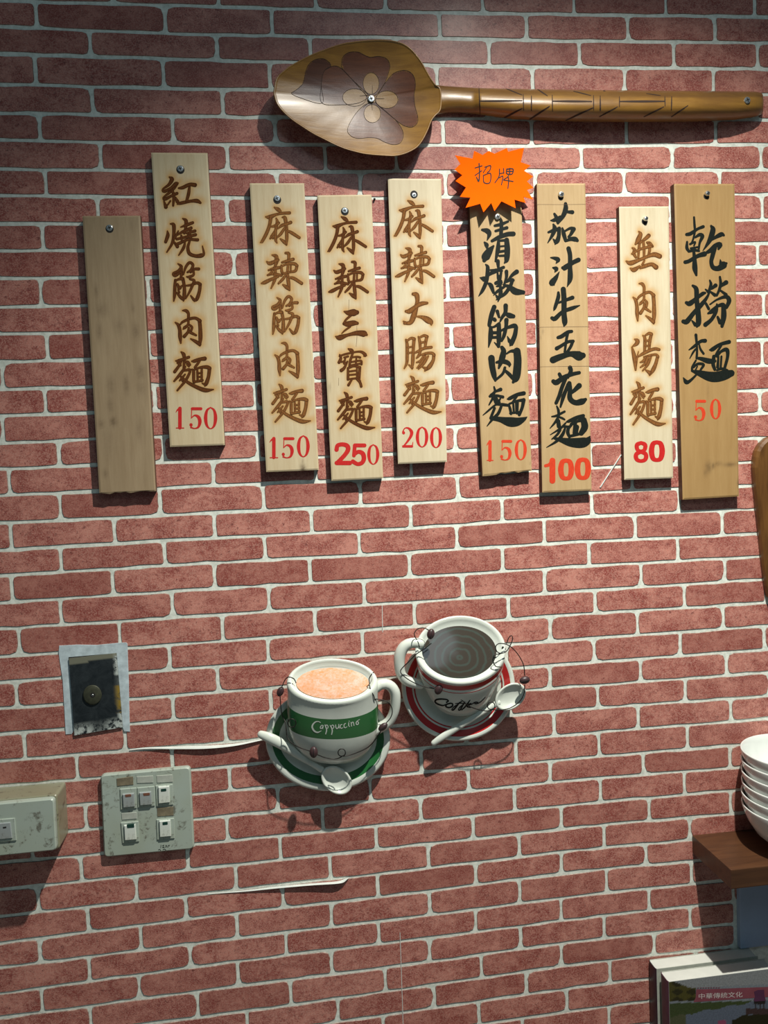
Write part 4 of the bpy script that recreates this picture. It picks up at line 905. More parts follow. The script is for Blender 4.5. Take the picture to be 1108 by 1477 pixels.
tube('cup_handle', [(*P(x, y, d), r * 1.28) for x, y, d, r in [(538, 995, .042, .0062), (550, 987, .041, .0062), (561, 988, .040, .0062), (569, 997, .039, .0064), (570.5, 1012, .037, .0062), (568, 1028, .034, .0060), (561, 1041, .031, .0060), (549, 1049, .030, .0062), (537, 1056, .031, .0060)]], 'white_ceramic', cap, n=16)
def ceramic_spoon(parent, hpts, bx, by, a, b, ang, d):
    h = tube('spoon_handle', [(*P(x, y, dd), r) for x, y, dd, r in hpts], 'white_ceramic', parent, n=14, squash=0.7)
    rings('spoon_bowl', [ell(bx, by, a * .5, b * .5, d - .010, 0, ang), ell(bx, by, a * .85, b * .85, d - .006, 0, ang), ell(bx, by, a, b, d, 0, ang), ell(bx, by, a * .93, b * .93, d + .0012, 0, ang), ell(bx, by, a * .84, b * .82, d, 0, ang),
          ell(bx, by, a * .68, b * .66, d - .0035, 0, ang), ell(bx, by, a * .4, b * .4, d - .0055, 0, ang), ell(bx, by, a * .12, b * .12, d - .006, 0, ang)], 'white_ceramic', parent, seg=40)
ceramic_spoon(cap, [(377, 1059.5, .026, .0060), (388, 1064, .028, .0078), (402, 1071, .029, .0080), (420, 1082, .029, .0068), (438, 1094, .029, .0052), (452, 1102.5, .028, .0045), (464, 1110, .027, .0050)], 485.5, 1125.5, 24.5, 18.5, 38, .030)
sc_cup = caster([cup], 0.0002)
cz = lambda pts: [(440 + x / 9.233, 1000 + y / 9.233, w * 1.25 / 9.233) for x, y, w in pts]
capp = ['206,388,8 180,374,8 140,380,12 105,415,16 98,455,18 125,500,18 170,518,14 217,498,6', '243,428,8 222,425,8 205,450,10 212,470,9 232,455,8 243,428,8 236,468,9', '266,418,8 278,450,12 288,490,12 276,540,10', '270,440,6 290,420,9 308,440,9 302,462,8 284,472,6',
        '335,425,8 352,455,12 364,495,12 355,546,10', '345,440,6 368,420,9 384,440,9 378,462,8 360,474,6', '408,418,8 412,455,10 428,470,9 446,445,8 450,412,8', '448,430,8 455,462,9', '493,415,8 474,420,9 468,445,9 482,465,9 508,455,5', '540,400,8 522,412,9 520,440,9 534,458,9 560,442,5',
        '583,388,8 582,430,9 596,442,5', '588,368,7 589,371,7', '612,386,8 620,436,8', '618,400,6 636,380,8 646,396,8 652,428,8', '692,372,8 680,390,9 688,416,9 706,410,9 712,385,8 694,370,7 728,346,5']
cap_txt = [cz([tuple(float(a) for a in p.split(',')) for p in s.split()]) for s in capp]
for s in cap_txt: lay_strokes('painted_letter', [s], sc_cup, 'white_ceramic', cup, z0=0.0001, step=0.7)
wire([(427, 985, .052), (424, 979, .056), (416, 976.5, .055), (411, 981, .052), (407, 990, .050), (404, 996, .048)], cap)
wire([(404, 1003, .046), (405, 1018, .040), (407, 1032, .036), (411, 1040, .040), (413, 1052, .046), (414, 1062, .050), (420, 1071, .055), (432, 1078, .056), (446, 1083, .056)], cap)
wire([(457, 1088, .055), (468, 1092.5, .054), (482, 1095, .053), (490, 1093, .054)] + [(a, b, c) for a, b, c in loop(493, 1085.5, 5.3, .055, 90)] + [(505, 1089, .054), (520, 1083.5, .053), (532, 1077, .052), (542, 1066, .052), (549, 1055, .053)], cap)
wire([(556, 1044, .055), (563, 1036, .055), (566, 1027, .054), (564, 1018, .054), (558, 1012, .054), (548, 1009, .051), (540, 1008, .052)], cap)
wire([(533, 986, .052), (532.5, 979, .055), (536, 973, .055), (539, 970, .052)], cap); wire([(533, 988, .055), (535, 996, .058), (539, 1003, .058), (541, 1010, .054)], cap)
wire(loop(421, 1043, 6, .055), cap)
bean_at(404.5, 997.5, .048, cap, 65, 7.5, 5); bean_at(452.5, 1085, .057, cap, 88, 8.5, 6.2); bean_at(552.5, 1048.5, .056, cap, 35, 8, 5)
# coffee
cof = thing('cup_ornament', P(662, 1062, 0.0), 'ceramic wall cup of dark coffee with red stripes on a red-ringed saucer', 'wall ornament', 'ceramic coffee cup plaques')
rings('saucer', [ell(661, 990, 62, 60, .0015, 0), ell(661, 990, 76, 73, .010, 0), ell(661, 990, 81.3, 78.4, .0165, 0), ell(661, 990, 82, 79, .0195, 0), ell(661, 990, 79.5, 76.6, .0216, 0), ell(661, 990, 75.5, 72.6, .0200, 0), ell(661, 990, 66.5, 63.0, .0160, 0), ell(661, 990, 64.2, 60.6, .0150, 0),
     ell(661, 990, 62, 58.6, .0140, 0), ell(661, 990, 50, 48, .0110, 0), ell(661, 990, 30, 28, .0105, 0)], ['white_ceramic', 'red_glaze'], cof, mi=[0, 0, 0, 0, 0, 1, 0, 1, 0, 0])
cup2 = rings('cup_body', [ell(664, 1011, 33, 23, .016, .008), ell(664, 1004, 41, 29, .022, .010), ell(664, 990, 49, 36, .028, .013), ell(664, 975, 56, 40, .034, .016), ell(664, 964, 60, 41.5, .038, .018), ell(664, 957, 62, 43.6, .040, .019), ell(664, 955.4, 62.4, 44, .0405, .019),
     ell(664, 953.6, 62.8, 44.4, .041, .019), ell(664, 951, 63.2, 45, .0415, .019), ell(664, 944, 64, 45.5, .043, .020), ell(664.3, 940, 65.3, 48.5, .0445, .020), ell(664.5, 938, 65.4, 50, .0460, .020), ell(664.5, 937.5, 62.5, 47.3, .0470, .020), ell(664.5, 938, 58.5, 43.2, .0450, .019), ell(663.5, 940, 54, 38.5, .0405, .017)],
     ['white_ceramic', 'red_glaze'], cof, mi=[0, 0, 0, 0, 0, 1, 0, 0, 1, 0, 0, 0, 0, 0])
cm = NT('dark_coffee', 0.10, 0, 0.5); v = cm.coord((1, 1, 1.25)); vl = cm.n('ShaderNodeVectorMath', operation='LENGTH')
vadd = cm.n('ShaderNodeVectorMath', operation='ADD'); vadd.inputs[1].default_value = (-0.004, 0, 0.004); cm.l(v, vadd.inputs[0])
nz = cm.n('ShaderNodeTexNoise'); nz.inputs['Scale'].default_value = 40; cm.l(v, nz.inputs['Vector'])
mxv = cm.mix(0.010, vadd.outputs[0], nz.outputs['Color']); cm.l(mxv, vl.inputs[0])
sn = cm.n('ShaderNodeMath', operation='MULTIPLY'); sn.inputs[1].default_value = 520.0; cm.l(vl.outputs['Value'], sn.inputs[0])
s2 = cm.n('ShaderNodeMath', operation='SINE'); cm.l(sn.outputs[0], s2.inputs[0])
c = cm.mix(cm.ramp(s2.outputs[0], [(0.3, 0.0), (0.95, 1.0)]), (0.046, 0.039, 0.031), (0.050, 0.062, 0.052)); cm.color(c); M['coffee'] = cm.m
props(rings('coffee_surface', [ell(663.2, 940.2, 53, 37.4, .0413, .017), ell(663.2, 940, 40, 28, .0420, .013), ell(663.2, 940, 20, 14, .0423, .006), ell(663.2, 940, 3, 2, .0424, .001)], 'coffee', cof, close_start=False), 'dark coffee with pale swirl')
tube('cup_handle', [(*P(x, y, d), r * 1.28) for x, y, d, r in [(606, 928, .040, .0062), (594, 927.5, .039, .0062), (584, 932, .038, .0066), (577.5, 943, .037, .0068), (576, 958, .036, .0064), (578.5, 972, .035, .0060), (586, 981, .034, .0062), (597, 985, .033, .0064), (606, 987, .033, .0060)]], 'white_ceramic', cof, n=16)
ceramic_spoon(cof, [(626, 1071.5, .026, .0045), (636, 1064.5, .027, .0054), (652, 1054, .028, .0054), (670, 1043, .029, .0050), (688, 1032, .030, .0046), (704, 1022.5, .031, .0044), (718, 1014, .031, .0050)], 736.5, 1005, 24.5, 17.5, -36, .034)
sc2 = caster([cup2], 0.0002)
q = lambda pts: [(610 + x / 10.073, 980 + y / 10.073, w * 1.6 / 10.073) for x, y, w in pts]
coff = ['345,330,14 372,310,12 340,290,12 260,284,14 195,295,16 180,325,14 215,355,14 290,378,12 340,360,8', '400,345,12 350,360,14 335,390,14 380,408,13 430,385,14 430,352,12 395,345,10', '565,320,8 530,340,12 490,390,14 445,440,14 420,438,8 450,400,9 520,350,8', '610,325,8 590,360,12 560,410,14 540,442,13 515,440,8 540,400,9 600,350,8',
        '685,300,8 650,350,13 610,400,13 565,442,10', '640,390,8 690,360,11 700,345,9 660,365,9 645,395,11 690,405,9', '700,365,7 760,330,10 800,335,10 780,352,9 750,348,8 800,345,9 850,315,9 908,255,5', '470,350,6 540,345,8 620,350,6']
for s in coff: lay_strokes('painted_letter', [q([tuple(float(a) for a in p.split(',')) for p in s.split()])], sc2, 'ink', cup2, z0=0.0001, step=0.7)
wire([(605, 933.5, .050), (603, 926, .055), (598.5, 918, .056), (598, 913, .054), (602, 907.5, .052), (610, 905.5, .052), (617, 908, .054), (621, 912, .056)], cof)
wire([(622, 928, .056), (612, 936, .056), (600, 944, .054), (590, 954, .052), (580, 964, .050), (578, 970, .050), (586, 978, .050), (600, 986, .050), (615, 991, .052), (626, 993, .054)], cof)
wire([(640, 996, .056), (652, 1001, .055), (665, 1009, .053), (676, 1018, .051), (690, 1023.5, .050), (703, 1025.5, .049), (709, 1024, .049)] + [(a, b, c) for a, b, c in loop(708.6, 1018, 5.4, .050, 80)] + [(718, 1024, .048), (730, 1023, .047), (742, 1018, .047), (751, 1010, .047), (756, 1000, .047), (757, 988, .047)], cof)
wire([(757, 974, .048), (755.5, 960, .050), (750, 948, .052), (742, 937.5, .053), (734, 931, .053), (727, 928.5, .054), (719, 928.5, .056), (715, 933, .057), (717, 940, .058), (724, 942.5, .058), (731, 939, .056), (736, 931, .055), (739.5, 922, .054), (738, 916.5, .053), (734, 920, .052), (731, 928, .051)], cof)
wire([(722, 943, .058), (713, 945, .060), (711.5, 954, .062), (715, 961, .062), (722, 962, .058)], cof)
bean_at(621.5, 914.5, .057, cof, 75, 8, 5.8); bean_at(633, 994, .057, cof, 65, 8.5, 6); bean_at(757, 981, .048, cof, 10, 8.2, 6)
for (x, y, tr, par) in ((605, 933.5, sc2, cof), (725.5, 934, sc2, cof)):
    p = tr(x, y, 0.0003)
    if p: mk('wire_hole', [p + Vector((.0019 * math.cos(a), 0, .0019 * math.sin(a))) + Vector((0, -.0004, 0)) for a in np.linspace(0, 2 * math.pi, 12, endpoint=False)], [tuple(range(12))], 'dark', par)

# ---------------------------------------------------------------- electrical plates on the left
def Q(ox, oy, sc): return lambda pts: [(ox + x / sc, oy + y / sc) for x, y in pts]
def slab(name, px, d1, d0, mats, parent, r=0.0, bevel=0.0006, **kw):
    poly = ccw(pxpoly(px, d1))
    if r: poly = round_poly(poly, r)
    poly = [(x, z) for x, z in poly]
    return prism(name, poly, d1, d0, mats, parent, bevel=bevel, **kw)
q6 = Q(130, 1090, 6.925)
sw = thing('light_switch_panel', P(215, 1230, 0.0), 'square aged-white switch panel with five rocker switches and grime spots', 'light switch')
slab('face_plate', q6([(100, 195), (1000, 112), (1040, 932), (138, 1018)]), 0.0095, 0.0012, 'plastic', sw, r=0.007, bevel=0.002)
d = 0.0097
for i, b in enumerate([[(264, 230), (428, 208), (432, 290), (268, 305)], [(466, 210), (628, 200), (630, 270), (468, 276)], [(664, 200), (822, 190), (826, 262), (668, 272)], [(312, 575), (464, 565), (468, 630), (318, 642)], [(668, 520), (830, 510), (832, 598), (672, 608)]]):
    slab('label_holder', q6(b), d + .0006, d - .0008, 'grime' if i in (0, 4) else 'label', sw, bevel=.0003)
sws = [([(298, 335), (462, 322), (466, 524), (304, 541)], [(322, 388), (438, 378), (444, 510), (330, 522)], 'plastic_grey', [(348, 390), (408, 384), (412, 408), (352, 415)], 'window_red'),
       ([(470, 322), (640, 306), (646, 502), (476, 520)], [(490, 372), (608, 362), (616, 490), (498, 500)], 'plastic_grey', [(528, 376), (594, 370), (596, 396), (534, 402)], 'window_red'),
       ([(654, 302), (824, 288), (830, 490), (662, 508)], [(680, 315), (790, 306), (794, 468), (684, 480)], 'plastic_white', [(706, 334), (760, 328), (762, 354), (708, 360)], 'window_green'),
       ([(306, 672), (482, 656), (490, 858), (322, 876)], [(338, 700), (450, 690), (462, 838), (346, 848)], 'plastic_white', [(366, 690), (440, 684), (440, 718), (370, 724)], 'window_green'),
       ([(662, 640), (838, 626), (844, 826), (668, 842)], [(690, 656), (800, 646), (808, 806), (696, 816)], 'plastic_white', [(722, 666), (774, 660), (776, 688), (724, 694)], 'window_green')]
for o_, r_, m_, w_, wm_ in sws:
    f = slab('switch_frame', q6(o_), d + .0016, d - .0008, 'plastic', sw, bevel=.0006)
    k = slab('rocker', q6(r_), d + .0046, d, m_, sw, bevel=.0008)
    slab('indicator', q6(w_), d + .0050, d + .002, wm_, k, r=.0008, bevel=.0002)
lay_strokes('pen_scribble', [q6([(705, 895), (703, 918)]) and [(130 + x / 6.925, 1090 + y / 6.925, .7) for x, y in s] for s in ([(708, 892), (706, 920)], [(722, 900), (738, 892), (732, 908), (722, 918), (742, 916)], [(750, 918), (760, 892), (768, 914)], [(778, 914), (780, 896), (796, 892), (790, 904)], [(682, 940), (698, 936), (705, 946)], [(728, 938), (742, 932), (758, 942)])],
            lambda x, y, l: P(x, y, .0096 + l), 'ink', sw)
# socket box, cut by the left frame edge
qb = Q(0, 1110, 10.07)
bx = thing('socket_box', P(22, 1230, 0.0), 'deep surface-mounted socket box in grimy cream plastic, cut by the left edge', 'socket')
fd = 0.056
c1, c2 = P(79, 1150.2, fd), P(83, 1227.5, fd); xl0 = c1.x - 0.122; xl1 = c2.x - 0.122
body = [(c1.x + .0015, c1.z + .0015), (c2.x + .0012, c2.z - .001), (xl1, c2.z - .008 + .002), (xl0, c1.z - .0035)]
slo = (P(0, 1156.7, fd).z - P(77, 1149.7, fd).z) / (P(0, 1156.7, fd).x - P(77, 1149.7, fd).x)
body = [(c1.x + .001, c1.z + .001), (c2.x + .001, c2.z - .001), (xl1, c2.z - .122 * slo - .001), (xl0, c1.z - .122 * slo + .001)]
prism('box_body', round_poly(ccw([(x, z) for x, z in body]), .005), fd - .008, 0.0012, 'plastic_dirty', bx, bevel=.0015)
face = [(c1.x - .001, c1.z - .001), (c2.x - .001, c2.z + .0015), (xl1 + .001, c2.z - .122 * slo + .001), (xl0 + .001, c1.z - .122 * slo - .001)]
prism('face_plate', round_poly(ccw(face), .006), fd + .001, fd - .0078, 'plastic', bx, bevel=.0018)
def qbx(pts): return [(x / 10.07, 1110 + y / 10.07) for x, y in pts]
slab('socket_frame', qbx([(-260, 748), (212, 708), (238, 1032), (-240, 1075)]), fd + .0028, fd, 'plastic', bx, bevel=.0006)
sk = slab('socket_insert', qbx([(-200, 800), (150, 768), (178, 1000), (-180, 1035)]), fd + .0046, fd + .001, 'plastic_grey', bx, bevel=.0008)
for pts in ([(40, 835), (90, 828), (92, 850), (44, 858)], [(-110, 850), (-60, 843), (-58, 866), (-106, 872)]): slab('socket_slot', qbx(pts), fd + .0048, fd + .003, 'dark', sk, bevel=.0001)
# blanking plate on the torn patch
qp = Q(75, 920, 9.233)
cp = thing('blanking_plate', P(135, 1058, 0.0), 'paint-smeared black cover plate with round washer on a torn whitish patch', 'wall plate')
M['patch'] = m_plain('bare_plaster_patch', (0.52, 0.62, 0.66), 0.8, var=0.28, scale=70)
slab('torn_paper_patch', qp([(95, 105), (330, 92), (600, 96), (880, 68), (985, 62), (1005, 80), (1012, 300), (1022, 560), (1028, 900), (1038, 1250), (960, 1245), (940, 1190), (600, 1215), (290, 1240), (262, 1282), (182, 1286), (160, 900), (140, 560), (105, 330), (88, 200)]), 0.0020, 0.0009, 'patch', cp, bevel=.0002)
slab('gap_shade', qp([(222, 258), (640, 222), (858, 203), (860, 232), (600, 258), (224, 300)]), 0.0024, 0.0021, 'dark', cp, bevel=0)  # thin dark strip, paints the shade in the gap above the plate
pl = NT('painted_black_plate', 0.42, 0, 0.4); v = pl.coord(); f = pl.noise(v, 55, 5, 0.75, 0.5); at = pl.attr('smear')
c = pl.mix(pl.ramp(f, [(0.35, 0.0), (0.7, 1.0)]), (0.010, 0.014, 0.017), (0.030, 0.038, 0.042))
mm = pl.mix(1.0, at[0], pl.ramp(pl.noise(v, 130, 4, 0.8), [(0.40, 0.0), (0.52, 1.0)]), 'MULTIPLY')
c = pl.mix(mm, c, (0.50, 0.55, 0.52)); c = pl.mix(at[1], c, (0.22, 0.22, 0.16)); c = pl.mix(pl.mix(1.0, at[2], pl.ramp(f, [(0.45, 0), (0.55, 1)]), 'MULTIPLY'), c, (0.30, 0.20, 0.03)); pl.color(c); M['black_plate'] = pl.m
c4 = [P(x, y, .0045) for x, y in qp([(225, 275), (858, 205), (942, 1190), (298, 1300)])]
NX, NZ = 30, 44; V = []; C = []
for j in range(NZ):
    for i in range(NX):
        u, w = i / (NX - 1), j / (NZ - 1); p = (c4[0] * (1 - u) + c4[1] * u) * (1 - w) + (c4[3] * (1 - u) + c4[2] * u) * w; V.append(p)
        sm_ = max(0, (w - .84) / .10) * (0.6 + .4 * math.sin(u * 9)) + max(0, (u - .90) / .06) * (1 if w < .30 or w > .8 else 0.1); top = 1.0 if w < .085 - .04 * u else 0.0
        C.append((min(1, sm_), top * .8, max(0, (u - .88) / .1) if .42 < w < .8 else 0, 1))
F = [(j * NX + i, (j + 1) * NX + i, (j + 1) * NX + i + 1, j * NX + i + 1) for j in range(NZ - 1) for i in range(NX - 1)]
rim = [j * NX for j in range(NZ)] + [(NZ - 1) * NX + i for i in range(1, NX)] + [j * NX + NX - 1 for j in range(NZ - 2, -1, -1)] + [i for i in range(NX - 2, 0, -1)]
b = len(V); V += [Vector((V[i].x, -0.0021, V[i].z)) for i in rim]; C += [(0, 0, 0, 1)] * len(rim); n = len(rim)
F += [(rim[i], rim[(i + 1) % n], b + (i + 1) % n, b + i) for i in range(n)]
mk('cover_plate', V, F, 'black_plate', cp, attr=('smear', C))
M['washer'] = m_plain('olive_washer', (0.055, 0.058, 0.036), 0.5, 0.2, var=0.3, scale=200)
rings('washer', [ell(133.3, 1002.5, 13.6, 14.2, .0046, 0), ell(133.3, 1002, 13.4, 14, .0068, 0), ell(133.3, 1002, 12.4, 13, .0074, 0), ell(133.3, 1002, 4, 4.2, .0074, 0)], 'washer', cp, seg=36)
screw(133.6, 1002.6, .0075, cp, r=.0016, hole=.0036, off=(0, 0), stick=.0006)
# ---------------------------------------------------------------- small bits on the wall
tape = mk('tape_sliver', [P(x, y, dd) for x, y, dd in ((895.4, 655.5, .0014), (896.9, 655.8, .0014), (866.6, 703.2, .0014), (865.2, 702.4, .0014))] + [P(x, y, .0026) for x, y in ((895.4, 655.5), (896.9, 655.8), (866.6, 703.2), (865.2, 702.4))],
          [(0, 3, 2, 1), (4, 5, 6, 7), (0, 1, 5, 4), (1, 2, 6, 5), (2, 3, 7, 6), (3, 0, 4, 7)], 'paper')
props(tape, 'thin white slanting sliver on the bricks between the boards priced 100 and 80', 'string')
nail = thing('nail', P(540, 287, .001), 'tiny dark nail in the mortar just right of the board priced 250', 'nail')
tube('nail_head', [(*P(540.3, 287.2, .0005), .0012), (*P(540.3, 287.2, .004), .0018)], 'dark', nail, n=8)
# ---------------------------------------------------------------- right edge: hanging wooden paddle
pad = [(1108, 631), (1100, 638.5), (1096.8, 643), (1093, 650), (1091, 659), (1089.6, 674.5), (1091.3, 700), (1095, 737), (1099.7, 776.7), (1103.7, 816), (1107.5, 846), (1111, 862), (1122, 872), (1160, 876), (1200, 868), (1213, 850), (1220, 800), (1226, 740), (1229, 690), (1226, 655), (1216, 636), (1200, 627), (1160, 624), (1125, 625)]
pd_ = NT('dark_paddle_wood', 0.35, 0, 0.45); v = pd_.coord((6, 1, 0.8)); f = pd_.noise(v, 20, 5, 0.6, 0.5)
pd_.color(pd_.mix(pd_.ramp(f, [(0.35, 0), (0.7, 1)]), (0.155, 0.070, 0.018), (0.085, 0.036, 0.010))); M['paddle'] = pd_.m
po = ccw(pxpoly(pad, .016)); pi_ = inset(po, .004); n = len(po)
V = [(x, -.0015, z) for x, z in inset(po, .001)] + [(x, -.008, z) for x, z in po] + [(x, -.013, z) for x, z in inset(po, .001)] + [(x, -.017, z) for x, z in inset(po, .0045)]
F = [(l * n + i, l * n + (i + 1) % n, (l + 1) * n + (i + 1) % n, (l + 1) * n + i) for l in range(3) for i in range(n)] + [tuple(range(3 * n, 4 * n)), tuple(reversed(range(n)))]
props(mk('wooden_paddle', V, F, 'paddle'), 'rounded dark brown wooden paddle on the wall, cut by the right edge', 'paddle')

# ---------------------------------------------------------------- shelf with bowls, panel, counter, books
sh = P(997.8, 1204.3, 0); shz = sh.z; shx = sh.x
def box(name, x0, x1, y0, y1, z0, z1, mats, parent=None, bev=0.0012):
    V = []; F = []
    bm = bmesh.new(); bmesh.ops.create_cube(bm, size=1.0)
    for v_ in bm.verts: v_.co = Vector((x0 + (v_.co.x + .5) * (x1 - x0), y0 + (v_.co.y + .5) * (y1 - y0), z0 + (v_.co.z + .5) * (z1 - z0)))
    if bev: bmesh.ops.bevel(bm, geom=list(bm.edges), offset=bev, segments=2, affect='EDGES', profile=0.7)
    V = [v_.co.copy() for v_ in bm.verts]; F = [tuple(v_.index for v_ in f.verts) for f in bm.faces]; bm.free()
    return mk(name, V, F, mats, parent)
sw_ = NT('dark_shelf_wood', 0.42, 0, 0.45); v = sw_.coord((0.5, 4, 4)); f = sw_.noise(v, 22, 5, 0.6, 0.4)
sw_.color(sw_.mix(sw_.ramp(f, [(0.35, 0), (0.7, 1)]), (0.085, 0.036, 0.015), (0.048, 0.020, 0.009))); M['shelf'] = sw_.m
shelf = box('wall_shelf', shx, shx + 0.62, -0.1175, -0.0012, shz - 0.0300, shz, 'shelf', bev=.0015)
props(shelf, 'thick dark brown wooden shelf jutting from the wall at right', 'shelf')
pan0 = P(1063, 1330, 0).x
panel = box('wall_panel', pan0, pan0 + 0.56, -0.010, -0.0001, 0.62, shz - 0.0302, 'blue_panel', bev=.001)
props(panel, 'blue-grey flat panel under the shelf, behind the books', 'panel')
# bowls
kx = (DC - 0.083) / FPX; bowl_x = (1150 - 405.2) * kx
cx_b = P(1150, 1100, .083).x; R_ = 0.0808; z0 = shz
def bowl_prof(zb):
    out = []; pr = [(0.020, .004), (0.032, 0.0), (0.034, 0.001), (0.034, 0.008), (0.046, 0.014), (0.062, 0.028), (0.073, 0.046), (0.0790, 0.062), (0.0806, 0.0695), (0.0808, 0.0712), (0.0800, 0.0720), (0.0785, 0.0712), (0.0765, 0.062), (0.070, 0.046), (0.058, 0.030), (0.040, 0.018), (0.015, 0.014)]
    return pr
first = None
top_z = P(1067.6, 1091, .083).z; n_b = 6; step_ = (top_z - (shz + .0712)) / (n_b - 1)
def bowl_ring(r, z): return lambda t, r=r, z=z: Vector((cx_b + r * math.cos(t), -0.083 + r * math.sin(t), z))
labs = ['white china bowl at the top of the stack on the shelf', 'white china bowl second from the top of the stack', 'white china bowl third from the top of the stack', 'white china bowl fourth from the top of the stack',
        'white china bowl second from the bottom of the stack', 'lowest white china bowl of the stack, standing on the shelf']
proto = None
for i in range(n_b):
    zb = shz + 0.0001 + step_ * i; lab = labs[n_b - 1 - i]
    if proto is None:
        root = thing('bowl', (cx_b, -0.083, zb), lab, 'bowl', 'stacked white bowls on the shelf')
        ch = rings('bowl_shell', [bowl_ring(r, zb + z) for r, z in bowl_prof(0)], 'china', root, seg=72)
        proto = root
    else:
        root = proto.copy(); COL.objects.link(root); root.location = (cx_b + rng.uniform(-.0008, .0008), -0.083 + rng.uniform(-.0006, .0006), zb); root['label'] = lab
        for c_ in list(proto.children):
            cc = c_.copy(); COL.objects.link(cc); cc.parent = root
# books on a ledge below the frame
bk_h = 0.210
zt1 = P(936.2, 1384.5, .004).z; zt2 = P(953.2, 1402.0, .0375).z
xb1 = P(936.2, 1384.5, .004).x; xb1r = P(1081, 1376, .004).x
xb2 = P(953.2, 1402.0, .0375).x; xb2r = P(1099.8, 1396.5, .0375).x
z_led = min(zt1, zt2) - bk_h
ledge = box('wall_counter', 0.20, shx + 0.62, -0.40, -0.0015, z_led - 0.035, z_led - 0.0002, 'shelf', bev=.002)
props(ledge, 'dark wooden counter board under the books', 'counter')
cabinet = thing('counter_cabinet', (0.8, -0.2, 0), 'plain brown cabinet under the counter board', 'cabinet')
box('cabinet_body', 0.24, shx + 0.60, -0.37, -0.0020, 0.0, z_led - 0.0352, 'shelf', cabinet)
def book(label, x0, x1, dback, dfront, ztop, cover, spine):
    root = thing('book', ((x0 + x1) / 2, -(dback + dfront) / 2, z_led), label, 'book', 'books standing below the shelf')
    zb = z_led
    box('front_cover', x0 + .001, x1, -dfront, -dfront + .0012, zb, ztop, cover, root, bev=.0002)
    box('back_cover', x0 + .001, x1, -dback - .0012, -dback, zb, ztop, 'label', root, bev=.0002)
    V = []; F = []; arc = []
    for i in range(9):
        a = math.pi * i / 8; arc.append((x0 + .001 - .0022 * math.sin(a), -(dback + dfront) / 2 + (dfront - dback) / 2 * math.cos(a)))
    for z_ in (zb, ztop):
        for x_, y_ in arc: V.append((x_, y_, z_))
        for x_, y_ in arc: V.append((x_ + .001, y_ * 0.98 + -(dback + dfront) / 2 * 0.02, z_))
    for i in range(8): F += [(i, i + 1, 18 + i + 1, 18 + i), (9 + i + 1, 9 + i, 27 + i, 27 + i + 1), (18 + i, 18 + i + 1, 27 + i + 1, 27 + i), (i, 9 + i, 10 + i, i + 1)]
    mk('spine', V, F, spine, root)
    box('page_block', x0 + .0006, x1 - .002, -dfront + .0013, -dback - .0013, zb + .001, ztop - .0005, 'pages', root, bev=.0003)
    return root
bk1 = book('purple-spined book standing against the wall behind the other book', xb1, xb1r, .0035, .0290, zt1, 'label', 'purple_dark')
bk2 = book('book with a lakeside photograph cover facing out, in front of its twin', xb2, xb2r + .004, .0370, .0625, zt2, 'pages', 'purple')
# cover art, printed on the front cover of the nearer book
cv = NT('cover_photograph', 0.3, 0, 0.4); at = cv.n('ShaderNodeAttribute'); at.attribute_name = 'print'
v = cv.coord(); f = cv.noise(v, 420, 3, 0.8)
cv.color(cv.mix(1.0, at.outputs['Color'], cv.ramp(f, [(0.35, 0.60), (0.65, 0.95)]), 'MULTIPLY')); M['cover_print'] = cv.m
dfr = .0627; NX, NZ = 90, 120; V = []; C = []
xA, xB = xb2 + .0012, xb2r + .0036; zA, zB = zt2 - .0005, z_led + .002
for j in range(NZ):
    for i in range(NX):
        x_ = xA + (xB - xA) * i / (NX - 1); z_ = zA + (zB - zA) * j / (NZ - 1); V.append((x_, -dfr, z_))
        w = RM.T @ np.array([x_, DC - dfr, z_ - ZC]); px = (554 + FPX * w[0] / w[1] - 918) * 5.83; py = (738.5 - FPX * w[2] / w[1] - 1350) * 5.83
        tl = 400 - (px - 262) * 0.045
        if py < tl + 45 and px > 350 + (py - tl) * 2.2: c = (0.27, 0.29, 0.30)
        elif py < 550 - 0.02 * (px - 262) and px < 500: c = (0.075, 0.070, 0.018) if math.sin(px * .05) + math.sin(py * .09) > -0.2 else (0.03, 0.03, 0.012)
        elif py < 560 - 0.03 * (px - 500): c = (0.22, 0.25, 0.28)
        elif py < 690 - (px - 262) * 0.19 + 8 * math.sin(px * .03): c = (0.050, 0.075, 0.028)
        elif px > 800 and py > 700 - (px - 800) * .25 + 12 * math.sin(px * .04): c = (0.020, 0.022, 0.010)
        elif px < 420 and py > 640: c = (0.085, 0.095, 0.050)
        else: c = (0.120, 0.150, 0.200)
        if 985 < px < 1085 and 545 < py < 575: c = (0.02, 0.02, 0.02)
        if (995 < px < 1008 or 1040 < px < 1050 or 1070 < px < 1080) and 560 < py < 640: c = (0.025, 0.02, 0.02)
        if py > 610 and px > 920 and py < 660: c = (0.055, 0.035, 0.035)
        if 690 < px < 760 and py > 710 and py < 790: c = (0.30, 0.07, 0.14)
        C.append((*c, 1))
F = [((j + 1) * NX + i, (j + 1) * NX + i + 1, j * NX + i + 1, j * NX + i) for j in range(NZ - 1) for i in range(NX - 1)]
mk('cover_picture', V, F, 'cover_print', bk2, attr=('print', C))
M['banner'] = m_plain('plum_banner', (0.20, 0.055, 0.075), 0.4, var=0.12)
M['banner_text'] = m_plain('pale_banner_text', (0.62, 0.55, 0.53), 0.5)
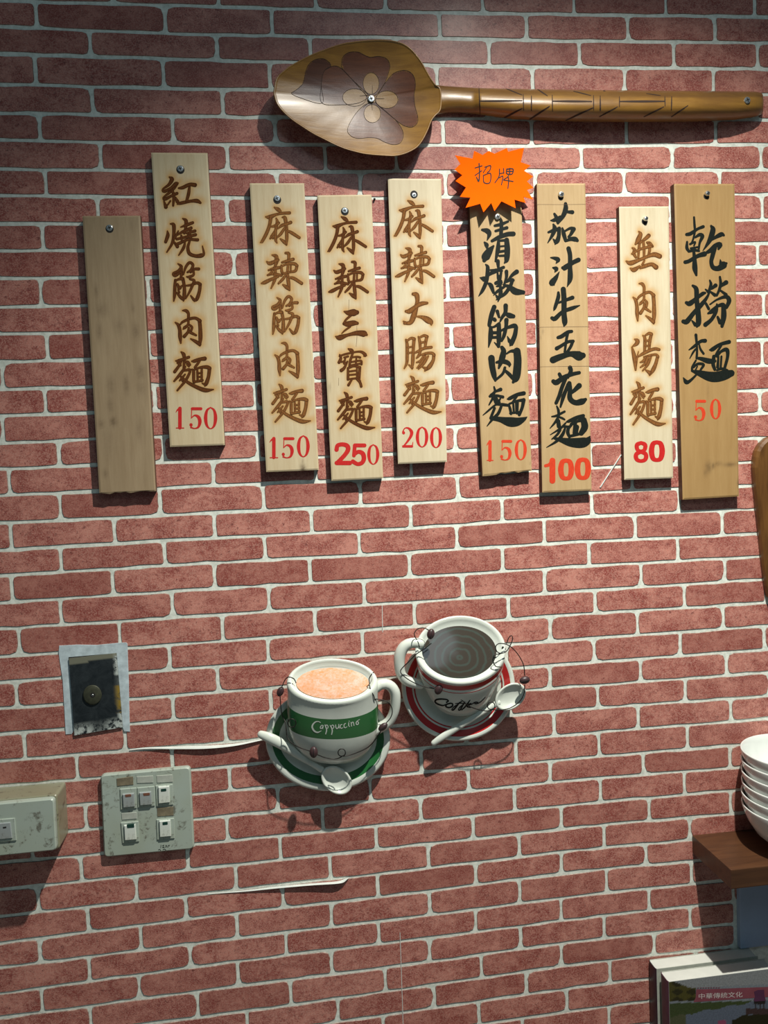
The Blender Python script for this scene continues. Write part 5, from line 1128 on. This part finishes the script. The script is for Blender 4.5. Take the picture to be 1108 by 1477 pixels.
M['roof'] = m_plain('plum_pavilion', (0.075, 0.022, 0.060), 0.5)
qk = lambda pts: [(918 + x / 5.83, 1350 + y / 5.83) for x, y in pts]
def flat(name, px, d_, mat, parent):
    pts = [P(x, y, d_) for x, y in px]; return mk(name, pts, [tuple(range(len(pts)))], mat, parent)
flat('title_banner', qk([(505, 448), (700, 444), (1128, 428), (1128, 512), (900, 527), (700, 542), (480, 556), (500, 520)]), dfr + .0002, 'banner', bk2)
flat('pavilion_picture', qk([(990, 470), (1020, 455), (1075, 452), (1078, 500), (1090, 545), (1000, 552), (985, 540), (998, 515)]), dfr + .0003, 'roof', bk2)
def text_px(name, body, x0, y0, x1, y1, h, d_, mat, parent, spacing=1.0):
    cu = bpy.data.curves.new(name + '_curve', 'FONT'); cu.body = body; cu.space_character = spacing
    ob = bpy.data.objects.new('tmp', cu); COL.objects.link(ob); bpy.context.view_layer.update()
    me = bpy.data.meshes.new_from_object(ob.evaluated_get(bpy.context.evaluated_depsgraph_get()))
    vs = np.array([v_.co[:] for v_ in me.vertices]); fs = [tuple(p.vertices) for p in me.polygons]
    bpy.data.objects.remove(ob); bpy.data.curves.remove(cu)
    mn, mx = vs.min(0), vs.max(0); u = (vs[:, 0] - mn[0]) / (mx[0] - mn[0]); w = (vs[:, 1] - mn[1]) / (mx[1] - mn[1])
    V = [P(x0 + (x1 - x0) * a, y0 + (y1 - y0) * a - h * (b_ - .5), d_) for a, b_ in zip(u, w)]
    return mk(name, V, fs, mat, parent)
text_px('title_text', '中華傳統文化', 918 + 525 / 5.83, 1350 + 508 / 5.83, 918 + 893 / 5.83, 1350 + 491 / 5.83, 8.0, dfr + .0004, 'banner_text', bk2)
lay_strokes('small_print', [[(918 + x / 5.83, 1350 + (438 - (x - 510) * .02) / 5.83, .8), (918 + (x + 10) / 5.83, 1350 + (436 - (x - 510) * .02) / 5.83, .8)] for x in range(515, 700, 22)], lambda x, y, l: P(x, y, dfr + .0002 + l), 'banner', bk2)
